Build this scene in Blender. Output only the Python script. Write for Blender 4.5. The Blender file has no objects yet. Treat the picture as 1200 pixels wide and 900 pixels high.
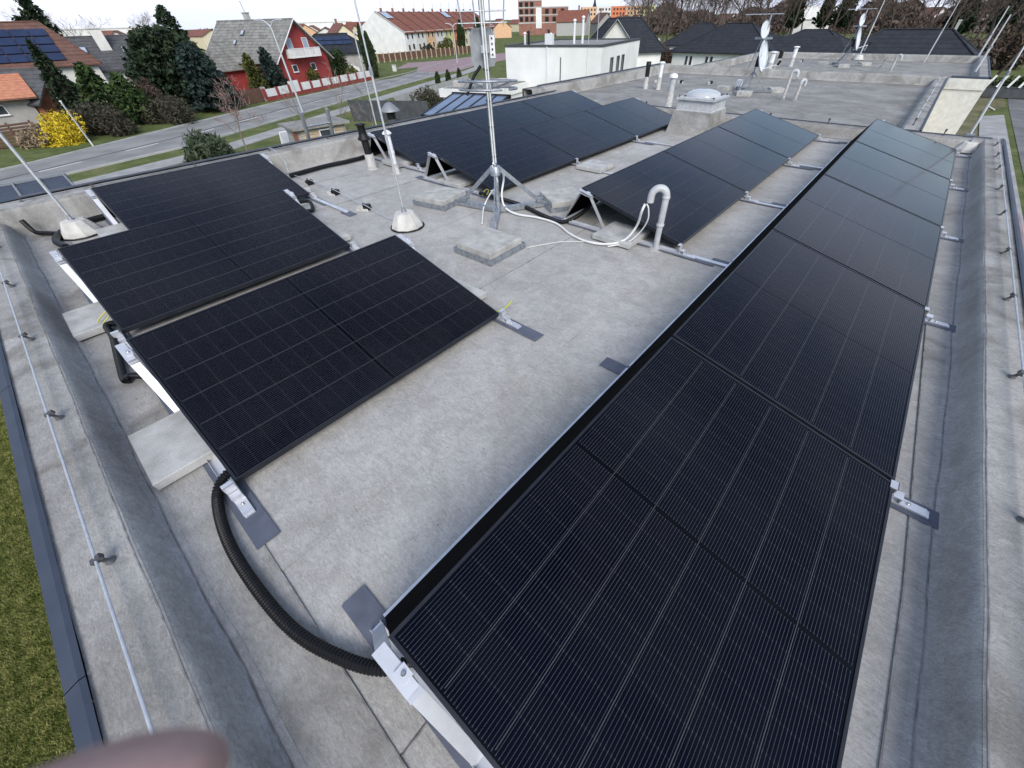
import bpy, math, random
import numpy as np
from mathutils import Vector, Matrix
random.seed(7)
rng = np.random.default_rng(11)
sc = bpy.context.scene
col = sc.collection
PI = math.pi
R = math.radians

# ---------------------------------------------------------------- camera
F_PX, PITCH, ROLL, YAW, CX, CY = 436.5, R(44.92), R(-1.62), R(-41.13), 27.3, 6.2
CAMZ = 1.542
fwd = Vector((math.sin(YAW)*math.cos(PITCH), math.cos(YAW)*math.cos(PITCH), -math.sin(PITCH)))
rt0 = Vector((math.cos(YAW), -math.sin(YAW), 0)); up0 = rt0.cross(fwd)
rt = rt0*math.cos(ROLL) + up0*math.sin(ROLL)
up = -rt0*math.sin(ROLL) + up0*math.cos(ROLL)
CAM = Vector((0, 0, CAMZ))
cd = bpy.data.cameras.new('camera'); cam = bpy.data.objects.new('camera', cd); col.objects.link(cam)
M = Matrix((rt, up, -fwd)).transposed().to_4x4(); M.translation = CAM
cam.matrix_world = M
cd.sensor_width = 36; cd.sensor_fit = 'HORIZONTAL'; cd.lens = F_PX/1200*36
cd.shift_x = -CX/1200; cd.shift_y = CY/1200
cd.clip_start = 0.005; cd.clip_end = 6000
cd.dof.use_dof = True; cd.dof.focus_distance = 5.0; cd.dof.aperture_fstop = cd.lens*0.001/0.0018
sc.camera = cam
sc.render.resolution_x = 1024; sc.render.resolution_y = 768

# ---------------------------------------------------------------- sky, sun, exposure
SUN_AZ, SUN_EL = Vector((0.80, -0.60, 0)), R(38)
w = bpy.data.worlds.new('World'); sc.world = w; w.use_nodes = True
nt = w.node_tree; nt.nodes.clear()
N = nt.nodes.new; LK = nt.links.new
sky = N('ShaderNodeTexSky'); sky.sky_type = 'NISHITA'; sky.sun_disc = False
sky.sun_elevation = SUN_EL; sky.sun_rotation = math.atan2(SUN_AZ.x, SUN_AZ.y)
sky.air_density = 1.2; sky.dust_density = 0.6; sky.ozone_density = 2.0; sky.altitude = 200
tc = N('ShaderNodeTexCoord'); mp = N('ShaderNodeMapping'); mp.inputs['Scale'].default_value = (1.0, 1.0, 2.6); mp.inputs['Location'].default_value = (0.0, 3.3, 0.0)  # offset shifts unseen blue cloud gaps to where the panels reflect them
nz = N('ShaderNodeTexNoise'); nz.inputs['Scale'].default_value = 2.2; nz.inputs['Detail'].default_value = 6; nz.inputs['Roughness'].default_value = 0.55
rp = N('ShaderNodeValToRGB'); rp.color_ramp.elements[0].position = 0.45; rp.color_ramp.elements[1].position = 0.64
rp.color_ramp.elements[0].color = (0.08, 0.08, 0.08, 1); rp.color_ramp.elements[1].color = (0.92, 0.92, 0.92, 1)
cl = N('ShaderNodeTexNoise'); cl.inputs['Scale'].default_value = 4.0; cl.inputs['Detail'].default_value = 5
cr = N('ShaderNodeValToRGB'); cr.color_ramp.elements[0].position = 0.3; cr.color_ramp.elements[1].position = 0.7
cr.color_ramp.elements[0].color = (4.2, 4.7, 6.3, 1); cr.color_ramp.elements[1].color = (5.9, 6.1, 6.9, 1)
mx = N('ShaderNodeMix'); mx.data_type = 'RGBA'
bg = N('ShaderNodeBackground'); bg.inputs['Strength'].default_value = 0.10
wo = N('ShaderNodeOutputWorld')
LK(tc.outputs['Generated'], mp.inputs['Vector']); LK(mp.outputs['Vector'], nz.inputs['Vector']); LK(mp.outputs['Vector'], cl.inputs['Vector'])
LK(nz.outputs['Fac'], rp.inputs['Fac']); LK(cl.outputs['Fac'], cr.inputs['Fac'])
sx_ = N('ShaderNodeSeparateXYZ'); LK(tc.outputs['Generated'], sx_.inputs[0])
hz = N('ShaderNodeMapRange'); hz.interpolation_type = 'SMOOTHSTEP'; hz.inputs[1].default_value = 0.0; hz.inputs[2].default_value = 0.12; hz.inputs[3].default_value = 0.94; hz.inputs[4].default_value = 0.0
LK(sx_.outputs['Z'], hz.inputs[0]); mxm = N('ShaderNodeMath'); mxm.operation = 'MAXIMUM'; LK(rp.outputs['Color'], mxm.inputs[0]); LK(hz.outputs[0], mxm.inputs[1])
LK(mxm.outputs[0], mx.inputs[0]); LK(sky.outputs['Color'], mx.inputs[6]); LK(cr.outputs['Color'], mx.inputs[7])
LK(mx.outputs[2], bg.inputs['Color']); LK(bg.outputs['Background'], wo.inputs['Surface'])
sd = bpy.data.lights.new('sun', 'SUN'); sd.energy = 1.8; sd.angle = R(30); sd.color = (1.0, 0.94, 0.86)
so = bpy.data.objects.new('sun', sd); col.objects.link(so)
sdir = Vector((SUN_AZ.x*math.cos(SUN_EL), SUN_AZ.y*math.cos(SUN_EL), math.sin(SUN_EL)))
so.rotation_euler = sdir.to_track_quat('Z', 'Y').to_euler(); so.location = (6, -6, 12)
sc.view_settings.view_transform = 'Standard'; sc.view_settings.look = 'None'
sc.view_settings.exposure = 0.93; sc.view_settings.gamma = 1.0; sc.view_settings.use_curve_mapping = False

GZ = -6.2      # ground level below the roof (roof deck is z = 0)

def ray(px, py):
    return (fwd + rt*((px-600-CX)/F_PX) - up*((py-450-CY)/F_PX)).normalized()
def at(px, py, z=0.0):
    """point of the level z seen at photo position px, py"""
    d = ray(px, py); return CAM + d*((z-CAMZ)/d.z)
def far(px, py, dist):
    d = ray(px, py); return CAM + d*(dist/math.hypot(d.x, d.y))

# ---------------------------------------------------------------- materials
MATS = {}
def node_mat(name):
    m = bpy.data.materials.new(name); m.use_nodes = True
    n = m.node_tree; b = n.nodes['Principled BSDF']
    MATS[name] = m
    return m, n, b
def mat(name, c1, c2=None, scale=3.0, rough=0.7, metal=0.0, bump=0.0, bscale=40.0, detail=6, spec=0.5, stretch=None, rvar=0.0, lo=0.35, hi=0.65):
    m, n, b = node_mat(name)
    b.inputs['Roughness'].default_value = rough; b.inputs['Metallic'].default_value = metal
    b.inputs['Specular IOR Level'].default_value = spec
    c1 = (*c1, 1)
    b.inputs['Base Color'].default_value = c1
    if c2 or bump or rvar:
        g = n.nodes.new('ShaderNodeNewGeometry'); v = g.outputs['Position']
        if stretch:
            mm = n.nodes.new('ShaderNodeMapping'); mm.inputs['Scale'].default_value = stretch
            n.links.new(v, mm.inputs['Vector']); v = mm.outputs['Vector']
    if c2 or rvar:
        t = n.nodes.new('ShaderNodeTexNoise'); t.inputs['Scale'].default_value = scale; t.inputs['Detail'].default_value = detail
        n.links.new(v, t.inputs['Vector'])
    if c2:
        r = n.nodes.new('ShaderNodeValToRGB'); r.color_ramp.elements[0].position = lo; r.color_ramp.elements[1].position = hi
        r.color_ramp.elements[0].color = c1; r.color_ramp.elements[1].color = (*c2, 1)
        n.links.new(t.outputs['Fac'], r.inputs['Fac']); n.links.new(r.outputs['Color'], b.inputs['Base Color'])
    if rvar:
        q = n.nodes.new('ShaderNodeMapRange'); q.inputs[3].default_value = max(0.02, rough-rvar); q.inputs[4].default_value = min(1, rough+rvar)
        n.links.new(t.outputs['Fac'], q.inputs[0]); n.links.new(q.outputs[0], b.inputs['Roughness'])
    if bump:
        t2 = n.nodes.new('ShaderNodeTexNoise'); t2.inputs['Scale'].default_value = bscale; t2.inputs['Detail'].default_value = 4
        bp = n.nodes.new('ShaderNodeBump'); bp.inputs['Strength'].default_value = bump; bp.inputs['Distance'].default_value = 0.01
        n.links.new(v, t2.inputs['Vector']); n.links.new(t2.outputs['Fac'], bp.inputs['Height']); n.links.new(bp.outputs['Normal'], b.inputs['Normal'])
    return m

def membrane(name, dark, light, stain, amount=0.5, bump=0.35, pale=(0.46, 0.47, 0.48), palamt=0.35):
    """weathered roofing felt: cloudy tone, dirt tide marks, fine grain, scuffs"""
    m, n, b = node_mat(name); L = n.links.new; Nn = n.nodes.new
    b.inputs['Roughness'].default_value = 0.72; b.inputs['Specular IOR Level'].default_value = 0.35
    g = Nn('ShaderNodeNewGeometry')
    def noise(s, d=6, r=0.55, vec=None, dist=0.0):
        t = Nn('ShaderNodeTexNoise'); t.inputs['Scale'].default_value = s; t.inputs['Detail'].default_value = d
        t.inputs['Roughness'].default_value = r; t.inputs['Distortion'].default_value = dist
        L(vec or g.outputs['Position'], t.inputs['Vector']); return t.outputs['Fac']
    def ramp(f, p0, p1, c0, c1):
        r = Nn('ShaderNodeValToRGB'); e = r.color_ramp.elements
        e[0].position = p0; e[1].position = p1; e[0].color = (*c0, 1); e[1].color = (*c1, 1)
        L(f, r.inputs['Fac']); return r.outputs['Color']
    def mixc(f, a, c, mode='MIX'):
        x = Nn('ShaderNodeMix'); x.data_type = 'RGBA'; x.blend_type = mode
        if isinstance(f, float): x.inputs[0].default_value = f
        else: L(f, x.inputs[0])
        for s, k in ((a, 6), (c, 7)):
            if isinstance(s, tuple): x.inputs[k].default_value = (*s, 1)
            else: L(s, x.inputs[k])
        return x.outputs[2]
    W1 = (1, 1, 1)
    base = ramp(noise(1.3, 8, 0.62), 0.33, 0.66, dark, light)
    mid = ramp(noise(6.5, 10, 0.74, dist=0.9), 0.38, 0.62, (0.86, 0.86, 0.86), (1.09, 1.09, 1.09))
    base = mixc(1.0, base, mid, 'MULTIPLY')
    # dried puddle tide marks
    tide = noise(0.9, 5, 0.5, dist=0.8)
    mr = Nn('ShaderNodeMath'); mr.operation = 'SUBTRACT'; L(tide, mr.inputs[0]); mr.inputs[1].default_value = 0.53
    ab = Nn('ShaderNodeMath'); ab.operation = 'ABSOLUTE'; L(mr.outputs[0], ab.inputs[0])
    tm = ramp(ab.outputs[0], 0.004, 0.055, (amount, amount, amount), (0, 0, 0))
    base = mixc(tm, base, stain)
    pl = ramp(noise(2.6, 9, 0.72, dist=1.2), 0.54, 0.72, (0, 0, 0), (palamt,)*3)
    base = mixc(pl, base, pale)
    # brushed, directional scuffs
    mpn = Nn('ShaderNodeMapping'); mpn.inputs['Scale'].default_value = (26, 95, 50); mpn.inputs['Rotation'].default_value = (0, 0, 0.5)
    L(g.outputs['Position'], mpn.inputs['Vector'])
    sf = ramp(noise(1.0, 7, 0.65, vec=mpn.outputs['Vector'], dist=1.5), 0.34, 0.66, (0.78, 0.78, 0.78), (1.17, 1.17, 1.17))
    base = mixc(1.0, base, sf, 'MULTIPLY')
    gr = ramp(noise(260, 3, 0.6), 0.3, 0.7, (0.86, 0.86, 0.86), (1.12, 1.12, 1.12))
    base = mixc(1.0, base, gr, 'MULTIPLY')
    # small dark specks and scratches
    sp = ramp(noise(38, 2, 0.5, dist=2.5), 0.70, 0.76, (0, 0, 0), (0.45,)*3)
    base = mixc(sp, base, (0.10, 0.10, 0.10))
    wr = noise(11, 4, 0.55, dist=3.0)
    w2 = Nn('ShaderNodeMath'); w2.operation = 'SUBTRACT'; L(wr, w2.inputs[0]); w2.inputs[1].default_value = 0.5
    w3 = Nn('ShaderNodeMath'); w3.operation = 'ABSOLUTE'; L(w2.outputs[0], w3.inputs[0])
    wl = ramp(w3.outputs[0], 0.0, 0.012, (0.34, 0.34, 0.34), (0, 0, 0))
    gate = ramp(noise(1.9, 3, 0.5), 0.50, 0.62, (0, 0, 0), (1, 1, 1))
    gm_ = Nn('ShaderNodeMath'); gm_.operation = 'MULTIPLY'; L(wl, gm_.inputs[0]); L(gate, gm_.inputs[1])
    base = mixc(gm_.outputs[0], base, tuple(c*0.45 for c in dark))
    L(base, b.inputs['Base Color'])
    bp = Nn('ShaderNodeBump'); bp.inputs['Strength'].default_value = bump; bp.inputs['Distance'].default_value = 0.006
    L(noise(55, 6, 0.7), bp.inputs['Height'])
    bp2 = Nn('ShaderNodeBump'); bp2.inputs['Strength'].default_value = 0.5; bp2.inputs['Distance'].default_value = 0.02
    L(noise(3.5, 4, 0.5), bp2.inputs['Height']); L(bp.outputs['Normal'], bp2.inputs['Normal'])
    L(bp2.outputs['Normal'], b.inputs['Normal'])
    return m

membrane('deck', (0.335, 0.325, 0.306), (0.425, 0.413, 0.392), (0.275, 0.256, 0.222), 0.30, 0.5, (0.42, 0.42, 0.415), 0.30)
membrane('deck_edge', (0.275, 0.266, 0.250), (0.370, 0.360, 0.342), (0.14, 0.13, 0.112), 0.5, 0.45, (0.38, 0.38, 0.375), 0.4)
membrane('upstand', (0.295, 0.286, 0.270), (0.375, 0.365, 0.348), (0.20, 0.195, 0.185), 0.3, 0.25, (0.30, 0.31, 0.32), 0.25)
membrane('cap', (0.235, 0.226, 0.210), (0.365, 0.354, 0.334), (0.14, 0.13, 0.11), 0.6, 0.7, (0.43, 0.425, 0.41), 0.65)
membrane('deck_old', (0.195, 0.186, 0.170), (0.295, 0.284, 0.264), (0.14, 0.132, 0.115), 0.5)
mat('seam', (0.12, 0.117, 0.11), (0.27, 0.265, 0.255), 18)
mat('mat_strip', (0.075, 0.085, 0.115), (0.10, 0.11, 0.145), 14, 0.6, bump=0.2, bscale=200)
mat("coping", (0.036, 0.046, 0.070), (0.048, 0.059, 0.084), 5, 0.6, bump=0.12, bscale=8, spec=0.3)
mat('coping_dark', (0.045, 0.055, 0.075), (0.07, 0.08, 0.10), 8, 0.45)
mat('alu', (0.70, 0.71, 0.73), (0.56, 0.57, 0.60), 12, 0.38, 0.55, rvar=0.10)
mat('alu_dull', (0.55, 0.56, 0.58), (0.40, 0.41, 0.43), 20, 0.45, 0.9)
mat('galv', (0.42, 0.45, 0.48), (0.27, 0.29, 0.32), 28, 0.48, 0.75, rvar=0.1)
mat('galv_dull', (0.30, 0.32, 0.34), (0.22, 0.23, 0.25), 18, 0.6, 0.5)
mat('wire', (0.55, 0.56, 0.58), (0.66, 0.67, 0.69), 30, 0.5, 0.7)
mat('steel', (0.5, 0.5, 0.52), None, rough=0.25, metal=1.0)
mat('slab', (0.33, 0.33, 0.32), (0.47, 0.468, 0.455), 9, 0.85, bump=0.5, bscale=160, detail=10)
mat('slab_old', (0.31, 0.305, 0.285), (0.46, 0.455, 0.43), 10, 0.9, bump=0.6, bscale=120, detail=10)
mat('cone_concrete', (0.42, 0.41, 0.38), (0.60, 0.58, 0.54), 9, 0.85, bump=0.5, bscale=70)
mat('pvc_white', (0.72, 0.73, 0.74), (0.60, 0.61, 0.62), 10, 0.42)
mat('pvc_grey', (0.36, 0.37, 0.38), (0.46, 0.47, 0.48), 14, 0.5)
mat('pvc_weathered', (0.33, 0.32, 0.30), (0.48, 0.47, 0.45), 20, 0.7)
mat('white_cable', (0.72, 0.72, 0.70), (0.62, 0.62, 0.60), 25, 0.45)
mat('black', (0.006, 0.006, 0.007), (0.011, 0.011, 0.012), 20, 0.5, spec=0.3)
mat('black_rubber', (0.004, 0.004, 0.005), (0.008, 0.008, 0.009), 25, 0.42, spec=0.3)
mat('holder', (0.05, 0.05, 0.055), (0.08, 0.08, 0.085), 20, 0.6)
mat('frame_black', (0.014, 0.016, 0.022), (0.020, 0.022, 0.029), 15, 0.34, 0.3, spec=0.45)
mat('deflector', (0.003, 0.003, 0.0033), (0.005, 0.005, 0.005), 6, 0.9, 0.0, spec=0.02)
mat('laminate', (0.0012, 0.0014, 0.003), rough=0.14, spec=0.14)
mat('glint_paint', (0.062, 0.063, 0.068), rough=0.14, spec=0.14)
mat('yellow_wire', (0.55, 0.50, 0.05), (0.40, 0.45, 0.06), 30, 0.5)
mat('skin', (0.30, 0.185, 0.165), (0.36, 0.235, 0.215), 30, 0.6, bump=0.1, bscale=300)
mat('white_paint', (0.74, 0.74, 0.72), (0.66, 0.66, 0.64), 2, 0.7, bump=0.1, bscale=20)
mat('white_render', (0.66, 0.66, 0.64), (0.76, 0.76, 0.74), 0.6, 0.85, bump=0.25, bscale=18, detail=10)
mat('beige_render', (0.58, 0.56, 0.50), (0.68, 0.66, 0.60), 9, 0.9, bump=0.6, bscale=30, detail=10)
mat('grey_render', (0.30, 0.285, 0.27), (0.36, 0.345, 0.33), 1.5, 0.9, bump=0.2, bscale=10)
mat('red_render', (0.27, 0.035, 0.035), (0.33, 0.05, 0.045), 1.0, 0.85)
mat('red_paint', (0.28, 0.05, 0.045), (0.22, 0.04, 0.035), 2, 0.7)
mat('cream', (0.62, 0.55, 0.38), (0.68, 0.60, 0.43), 1, 0.85)
mat('apricot', (0.62, 0.38, 0.22), (0.66, 0.43, 0.26), 1, 0.85)
mat('lime', (0.50, 0.52, 0.22), (0.56, 0.57, 0.27), 1, 0.85)
mat('orange_wall', (0.55, 0.16, 0.07), (0.60, 0.20, 0.09), 1, 0.85)
mat('pale_wall', (0.58, 0.57, 0.54), (0.66, 0.65, 0.62), 1, 0.85)
mat('glass_dark', (0.03, 0.035, 0.045), (0.05, 0.055, 0.07), 0.8, 0.08)
mat('glass_sky', (0.30, 0.36, 0.45), (0.42, 0.48, 0.56), 0.8, 0.06)
mat('glass_mid', (0.10, 0.13, 0.19), (0.14, 0.17, 0.24), 0.8, 0.08)
mat('pv_far', (0.012, 0.022, 0.055), (0.018, 0.03, 0.075), 0.7, 0.15)
mat('wood_brown', (0.085, 0.045, 0.032), (0.14, 0.075, 0.05), 3, 0.85, stretch=(1, 1, 8))
mat('wood_light', (0.36, 0.27, 0.18), (0.52, 0.42, 0.30), 3, 0.8, stretch=(1, 1, 9))
mat('wood_red', (0.20, 0.07, 0.04), (0.26, 0.10, 0.06), 2, 0.85)
mat('fence_grey', (0.042, 0.046, 0.052), (0.065, 0.069, 0.075), 2, 0.7)
mat('stone_wall', (0.24, 0.235, 0.23), (0.40, 0.39, 0.38), 4, 0.9, bump=0.8, bscale=6)
mat('brick_raw', (0.23, 0.105, 0.08), (0.30, 0.15, 0.115), 0.7, 0.9)
mat('concrete_raw', (0.36, 0.35, 0.33), (0.46, 0.45, 0.42), 0.6, 0.9)
mat('asphalt', (0.17, 0.17, 0.165), (0.25, 0.25, 0.245), 0.35, 0.9, bump=0.3, bscale=12, detail=10)
mat('asphalt_mid', (0.105, 0.105, 0.108), (0.16, 0.16, 0.16), 0.5, 0.9, bump=0.3, bscale=12, detail=10)
mat('asphalt_dark', (0.055, 0.057, 0.06), (0.09, 0.09, 0.095), 0.6, 0.9)
mat('paving', (0.24, 0.24, 0.235), (0.33, 0.33, 0.32), 1.2, 0.9, bump=0.4, bscale=9)
mat('paving_pale', (0.34, 0.34, 0.33), (0.44, 0.44, 0.425), 0.8, 0.9, bump=0.4, bscale=9)
mat('paving_red', (0.22, 0.15, 0.16), (0.30, 0.21, 0.22), 0.8, 0.9)
mat('road_paint', (0.66, 0.66, 0.64), (0.50, 0.50, 0.49), 3, 0.8)
mat('bark', (0.055, 0.042, 0.034), (0.10, 0.08, 0.065), 3, 0.95)
mat('bark_pale', (0.20, 0.18, 0.16), (0.09, 0.075, 0.065), 4, 0.95)
mat('twig', (0.075, 0.052, 0.044), (0.125, 0.09, 0.075), 0.3, 0.95)
mat('twig_pink', (0.21, 0.12, 0.115), (0.28, 0.17, 0.16), 2, 0.9)
mat('twig_grey', (0.15, 0.12, 0.10), (0.22, 0.18, 0.15), 1, 0.95)
def leafmat(name, a, b2, sc_=1.2):
    m = mat(name, a, b2, sc_, 0.75, detail=8, lo=0.38, hi=0.64)
    m.node_tree.nodes['Principled BSDF'].inputs['Specular IOR Level'].default_value = 0.2
    return m
leafmat('needle_dark', (0.012, 0.022, 0.013), (0.034, 0.055, 0.026))
leafmat('needle_blue', (0.014, 0.026, 0.024), (0.036, 0.060, 0.050))
leafmat('needle_green', (0.022, 0.042, 0.014), (0.060, 0.095, 0.030))
leafmat('needle_olive', (0.045, 0.055, 0.016), (0.115, 0.115, 0.030))
leafmat('leaf_green', (0.026, 0.042, 0.022), (0.090, 0.115, 0.070))
leafmat('leaf_dark', (0.030, 0.030, 0.020), (0.075, 0.068, 0.048))
leafmat('leaf_brown', (0.060, 0.042, 0.032), (0.12, 0.088, 0.068))
leafmat('leaf_dry', (0.20, 0.15, 0.10), (0.32, 0.25, 0.17))
leafmat('flower_yellow', (0.40, 0.29, 0.02), (0.74, 0.58, 0.04), 3)
leafmat('thuja', (0.016, 0.030, 0.012), (0.042, 0.064, 0.024))

def grass_mat(name, a, b2, c3):
    m, n, b = node_mat(name); L = n.links.new
    b.inputs['Roughness'].default_value = 0.95; b.inputs['Specular IOR Level'].default_value = 0.1
    g = n.nodes.new('ShaderNodeNewGeometry')
    t = n.nodes.new('ShaderNodeTexNoise'); t.inputs['Scale'].default_value = 0.45; t.inputs['Detail'].default_value = 12; t.inputs['Roughness'].default_value = 0.75
    r = n.nodes.new('ShaderNodeValToRGB'); e = r.color_ramp.elements; e[0].position = 0.34; e[1].position = 0.68
    e[0].color = (*a, 1); e[1].color = (*c3, 1); k = r.color_ramp.elements.new(0.52); k.color = (*b2, 1)
    t2 = n.nodes.new('ShaderNodeTexNoise'); t2.inputs['Scale'].default_value = 22; t2.inputs['Detail'].default_value = 5
    bp = n.nodes.new('ShaderNodeBump'); bp.inputs['Strength'].default_value = 0.8; bp.inputs['Distance'].default_value = 0.05
    L(g.outputs['Position'], t.inputs['Vector']); L(g.outputs['Position'], t2.inputs['Vector'])
    L(t.outputs['Fac'], r.inputs['Fac']); L(r.outputs['Color'], b.inputs['Base Color'])
    L(t2.outputs['Fac'], bp.inputs['Height']); L(bp.outputs['Normal'], b.inputs['Normal'])
grass_mat('grass', (0.060, 0.080, 0.026), (0.105, 0.128, 0.044), (0.18, 0.17, 0.085))
grass_mat('lawn', (0.055, 0.065, 0.013), (0.10, 0.11, 0.025), (0.17, 0.145, 0.05))
leafmat('lawn_blade', (0.10, 0.125, 0.026), (0.26, 0.26, 0.085), 6)
grass_mat('dry_grass', (0.085, 0.085, 0.04), (0.15, 0.14, 0.08), (0.23, 0.21, 0.14))

def roof_mat(name, a, b2, c3, course=0.33, unit=0.30):
    """small tiles of far roofs: courses in object space along the slope (object x, z)"""
    m, n, b = node_mat(name); L = n.links.new
    b.inputs['Roughness'].default_value = 0.8; b.inputs['Specular IOR Level'].default_value = 0.3
    tcn = n.nodes.new('ShaderNodeTexCoord'); sx = n.nodes.new('ShaderNodeSeparateXYZ'); L(tcn.outputs['Object'], sx.inputs[0])
    def saw(o, p):
        a1 = n.nodes.new('ShaderNodeMath'); a1.operation = 'MULTIPLY'; a1.inputs[1].default_value = 1/p; L(o, a1.inputs[0])
        f = n.nodes.new('ShaderNodeMath'); f.operation = 'FRACT'; L(a1.outputs[0], f.inputs[0]); return f.outputs[0]
    s1 = saw(sx.outputs['Z'], course)
    t = n.nodes.new('ShaderNodeTexNoise'); t.inputs['Scale'].default_value = 1.2; t.inputs['Detail'].default_value = 9; t.inputs['Roughness'].default_value = 0.7
    L(tcn.outputs['Object'], t.inputs['Vector'])
    r = n.nodes.new('ShaderNodeValToRGB'); e = r.color_ramp.elements; e[0].position = 0.33; e[1].position = 0.68
    e[0].color = (*a, 1); e[1].color = (*c3, 1); k = e.new(0.5); k.color = (*b2, 1); L(t.outputs['Fac'], r.inputs['Fac'])
    r2 = n.nodes.new('ShaderNodeValToRGB'); e = r2.color_ramp.elements; e[0].position = 0.05; e[1].position = 0.25
    e[0].color = (0.45, 0.45, 0.45, 1); e[1].color = (1, 1, 1, 1); L(s1, r2.inputs['Fac'])
    mm = n.nodes.new('ShaderNodeMix'); mm.data_type = 'RGBA'; mm.blend_type = 'MULTIPLY'; mm.inputs[0].default_value = 0.8
    L(r.outputs['Color'], mm.inputs[6]); L(r2.outputs['Color'], mm.inputs[7]); L(mm.outputs[2], b.inputs['Base Color'])
    bp = n.nodes.new('ShaderNodeBump'); bp.inputs['Strength'].default_value = 0.6; bp.inputs['Distance'].default_value = 0.05
    L(s1, bp.inputs['Height']); L(bp.outputs['Normal'], b.inputs['Normal'])
roof_mat('tile_grey', (0.13, 0.125, 0.115), (0.20, 0.195, 0.18), (0.29, 0.285, 0.265))
roof_mat('tile_dark', (0.055, 0.055, 0.058), (0.075, 0.076, 0.08), (0.105, 0.105, 0.11))
roof_mat('tile_black', (0.016, 0.018, 0.024), (0.022, 0.025, 0.032), (0.032, 0.035, 0.044))
roof_mat('tile_brown', (0.095, 0.050, 0.040), (0.13, 0.068, 0.052), (0.17, 0.09, 0.07))
roof_mat('tile_red', (0.15, 0.058, 0.042), (0.20, 0.075, 0.052), (0.25, 0.105, 0.075))
mat('tile_orange', (0.40, 0.155, 0.085), (0.50, 0.22, 0.13), 3, 0.8)

# the solar cell: 16 wires per cell, brighter solder dashes at each half-cell joint
def cell_mat():
    m, n, b = node_mat('solar_cell'); L = n.links.new
    b.inputs['Roughness'].default_value = 0.13; b.inputs['IOR'].default_value = 1.22; b.inputs['Specular IOR Level'].default_value = 0.5; b.inputs['Specular Tint'].default_value = (0.40, 0.62, 1.0, 1)
    tcn = n.nodes.new('ShaderNodeTexCoord'); sx = n.nodes.new('ShaderNodeSeparateXYZ'); L(tcn.outputs['Object'], sx.inputs[0])
    def mth(op, a, bb=None, c=None):
        k = n.nodes.new('ShaderNodeMath'); k.operation = op
        for i, v in enumerate((a, bb, c)):
            if v is None: continue
            if isinstance(v, (int, float)): k.inputs[i].default_value = v
            else: L(v, k.inputs[i])
        return k.outputs[0]
    fx = mth('FRACT', mth('DIVIDE', sx.outputs['X'], 0.01131))
    fy = mth('FRACT', mth('DIVIDE', sx.outputs['Y'], 0.0922))
    pad = mth('LESS_THAN', mth('ABSOLUTE', mth('SUBTRACT', fy, 0.5)), 0.045)
    wid = mth('MULTIPLY_ADD', pad, 0.02, 0.042)
    line = mth('LESS_THAN', mth('ABSOLUTE', mth('SUBTRACT', fx, 0.5)), wid)
    joint = mth('LESS_THAN', mth('ABSOLUTE', mth('SUBTRACT', fy, 0.5)), 0.014)
    amt = mth('MULTIPLY', line, mth('MULTIPLY_ADD', pad, 0.06, 0.58))
    dark = n.nodes.new('ShaderNodeMix'); dark.data_type = 'RGBA'
    L(joint, dark.inputs[0]); dark.inputs[6].default_value = (0.0012, 0.0015, 0.0047, 1); dark.inputs[7].default_value = (0.0042, 0.0046, 0.0078, 1)
    mm = n.nodes.new('ShaderNodeMix'); mm.data_type = 'RGBA'
    L(amt, mm.inputs[0]); L(dark.outputs[2], mm.inputs[6]); mm.inputs[7].default_value = (0.125, 0.117, 0.112, 1)
    # thin uneven film of dust
    gg = n.nodes.new('ShaderNodeNewGeometry'); dn = n.nodes.new('ShaderNodeTexNoise'); dn.inputs['Scale'].default_value = 2.4; dn.inputs['Detail'].default_value = 8; dn.inputs['Distortion'].default_value = 0.7
    L(gg.outputs['Position'], dn.inputs['Vector']); da = mth('MULTIPLY', mth('MAXIMUM', mth('SUBTRACT', dn.outputs['Fac'], 0.42), 0.0), 0.05)
    dm_ = n.nodes.new('ShaderNodeMix'); dm_.data_type = 'RGBA'; L(da, dm_.inputs[0]); L(mm.outputs[2], dm_.inputs[6]); dm_.inputs[7].default_value = (0.20, 0.18, 0.16, 1)
    L(dm_.outputs[2], b.inputs['Base Color'])
    L(mth('MULTIPLY_ADD', dn.outputs['Fac'], 0.10, 0.08), b.inputs['Roughness'])
cell_mat()

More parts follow.
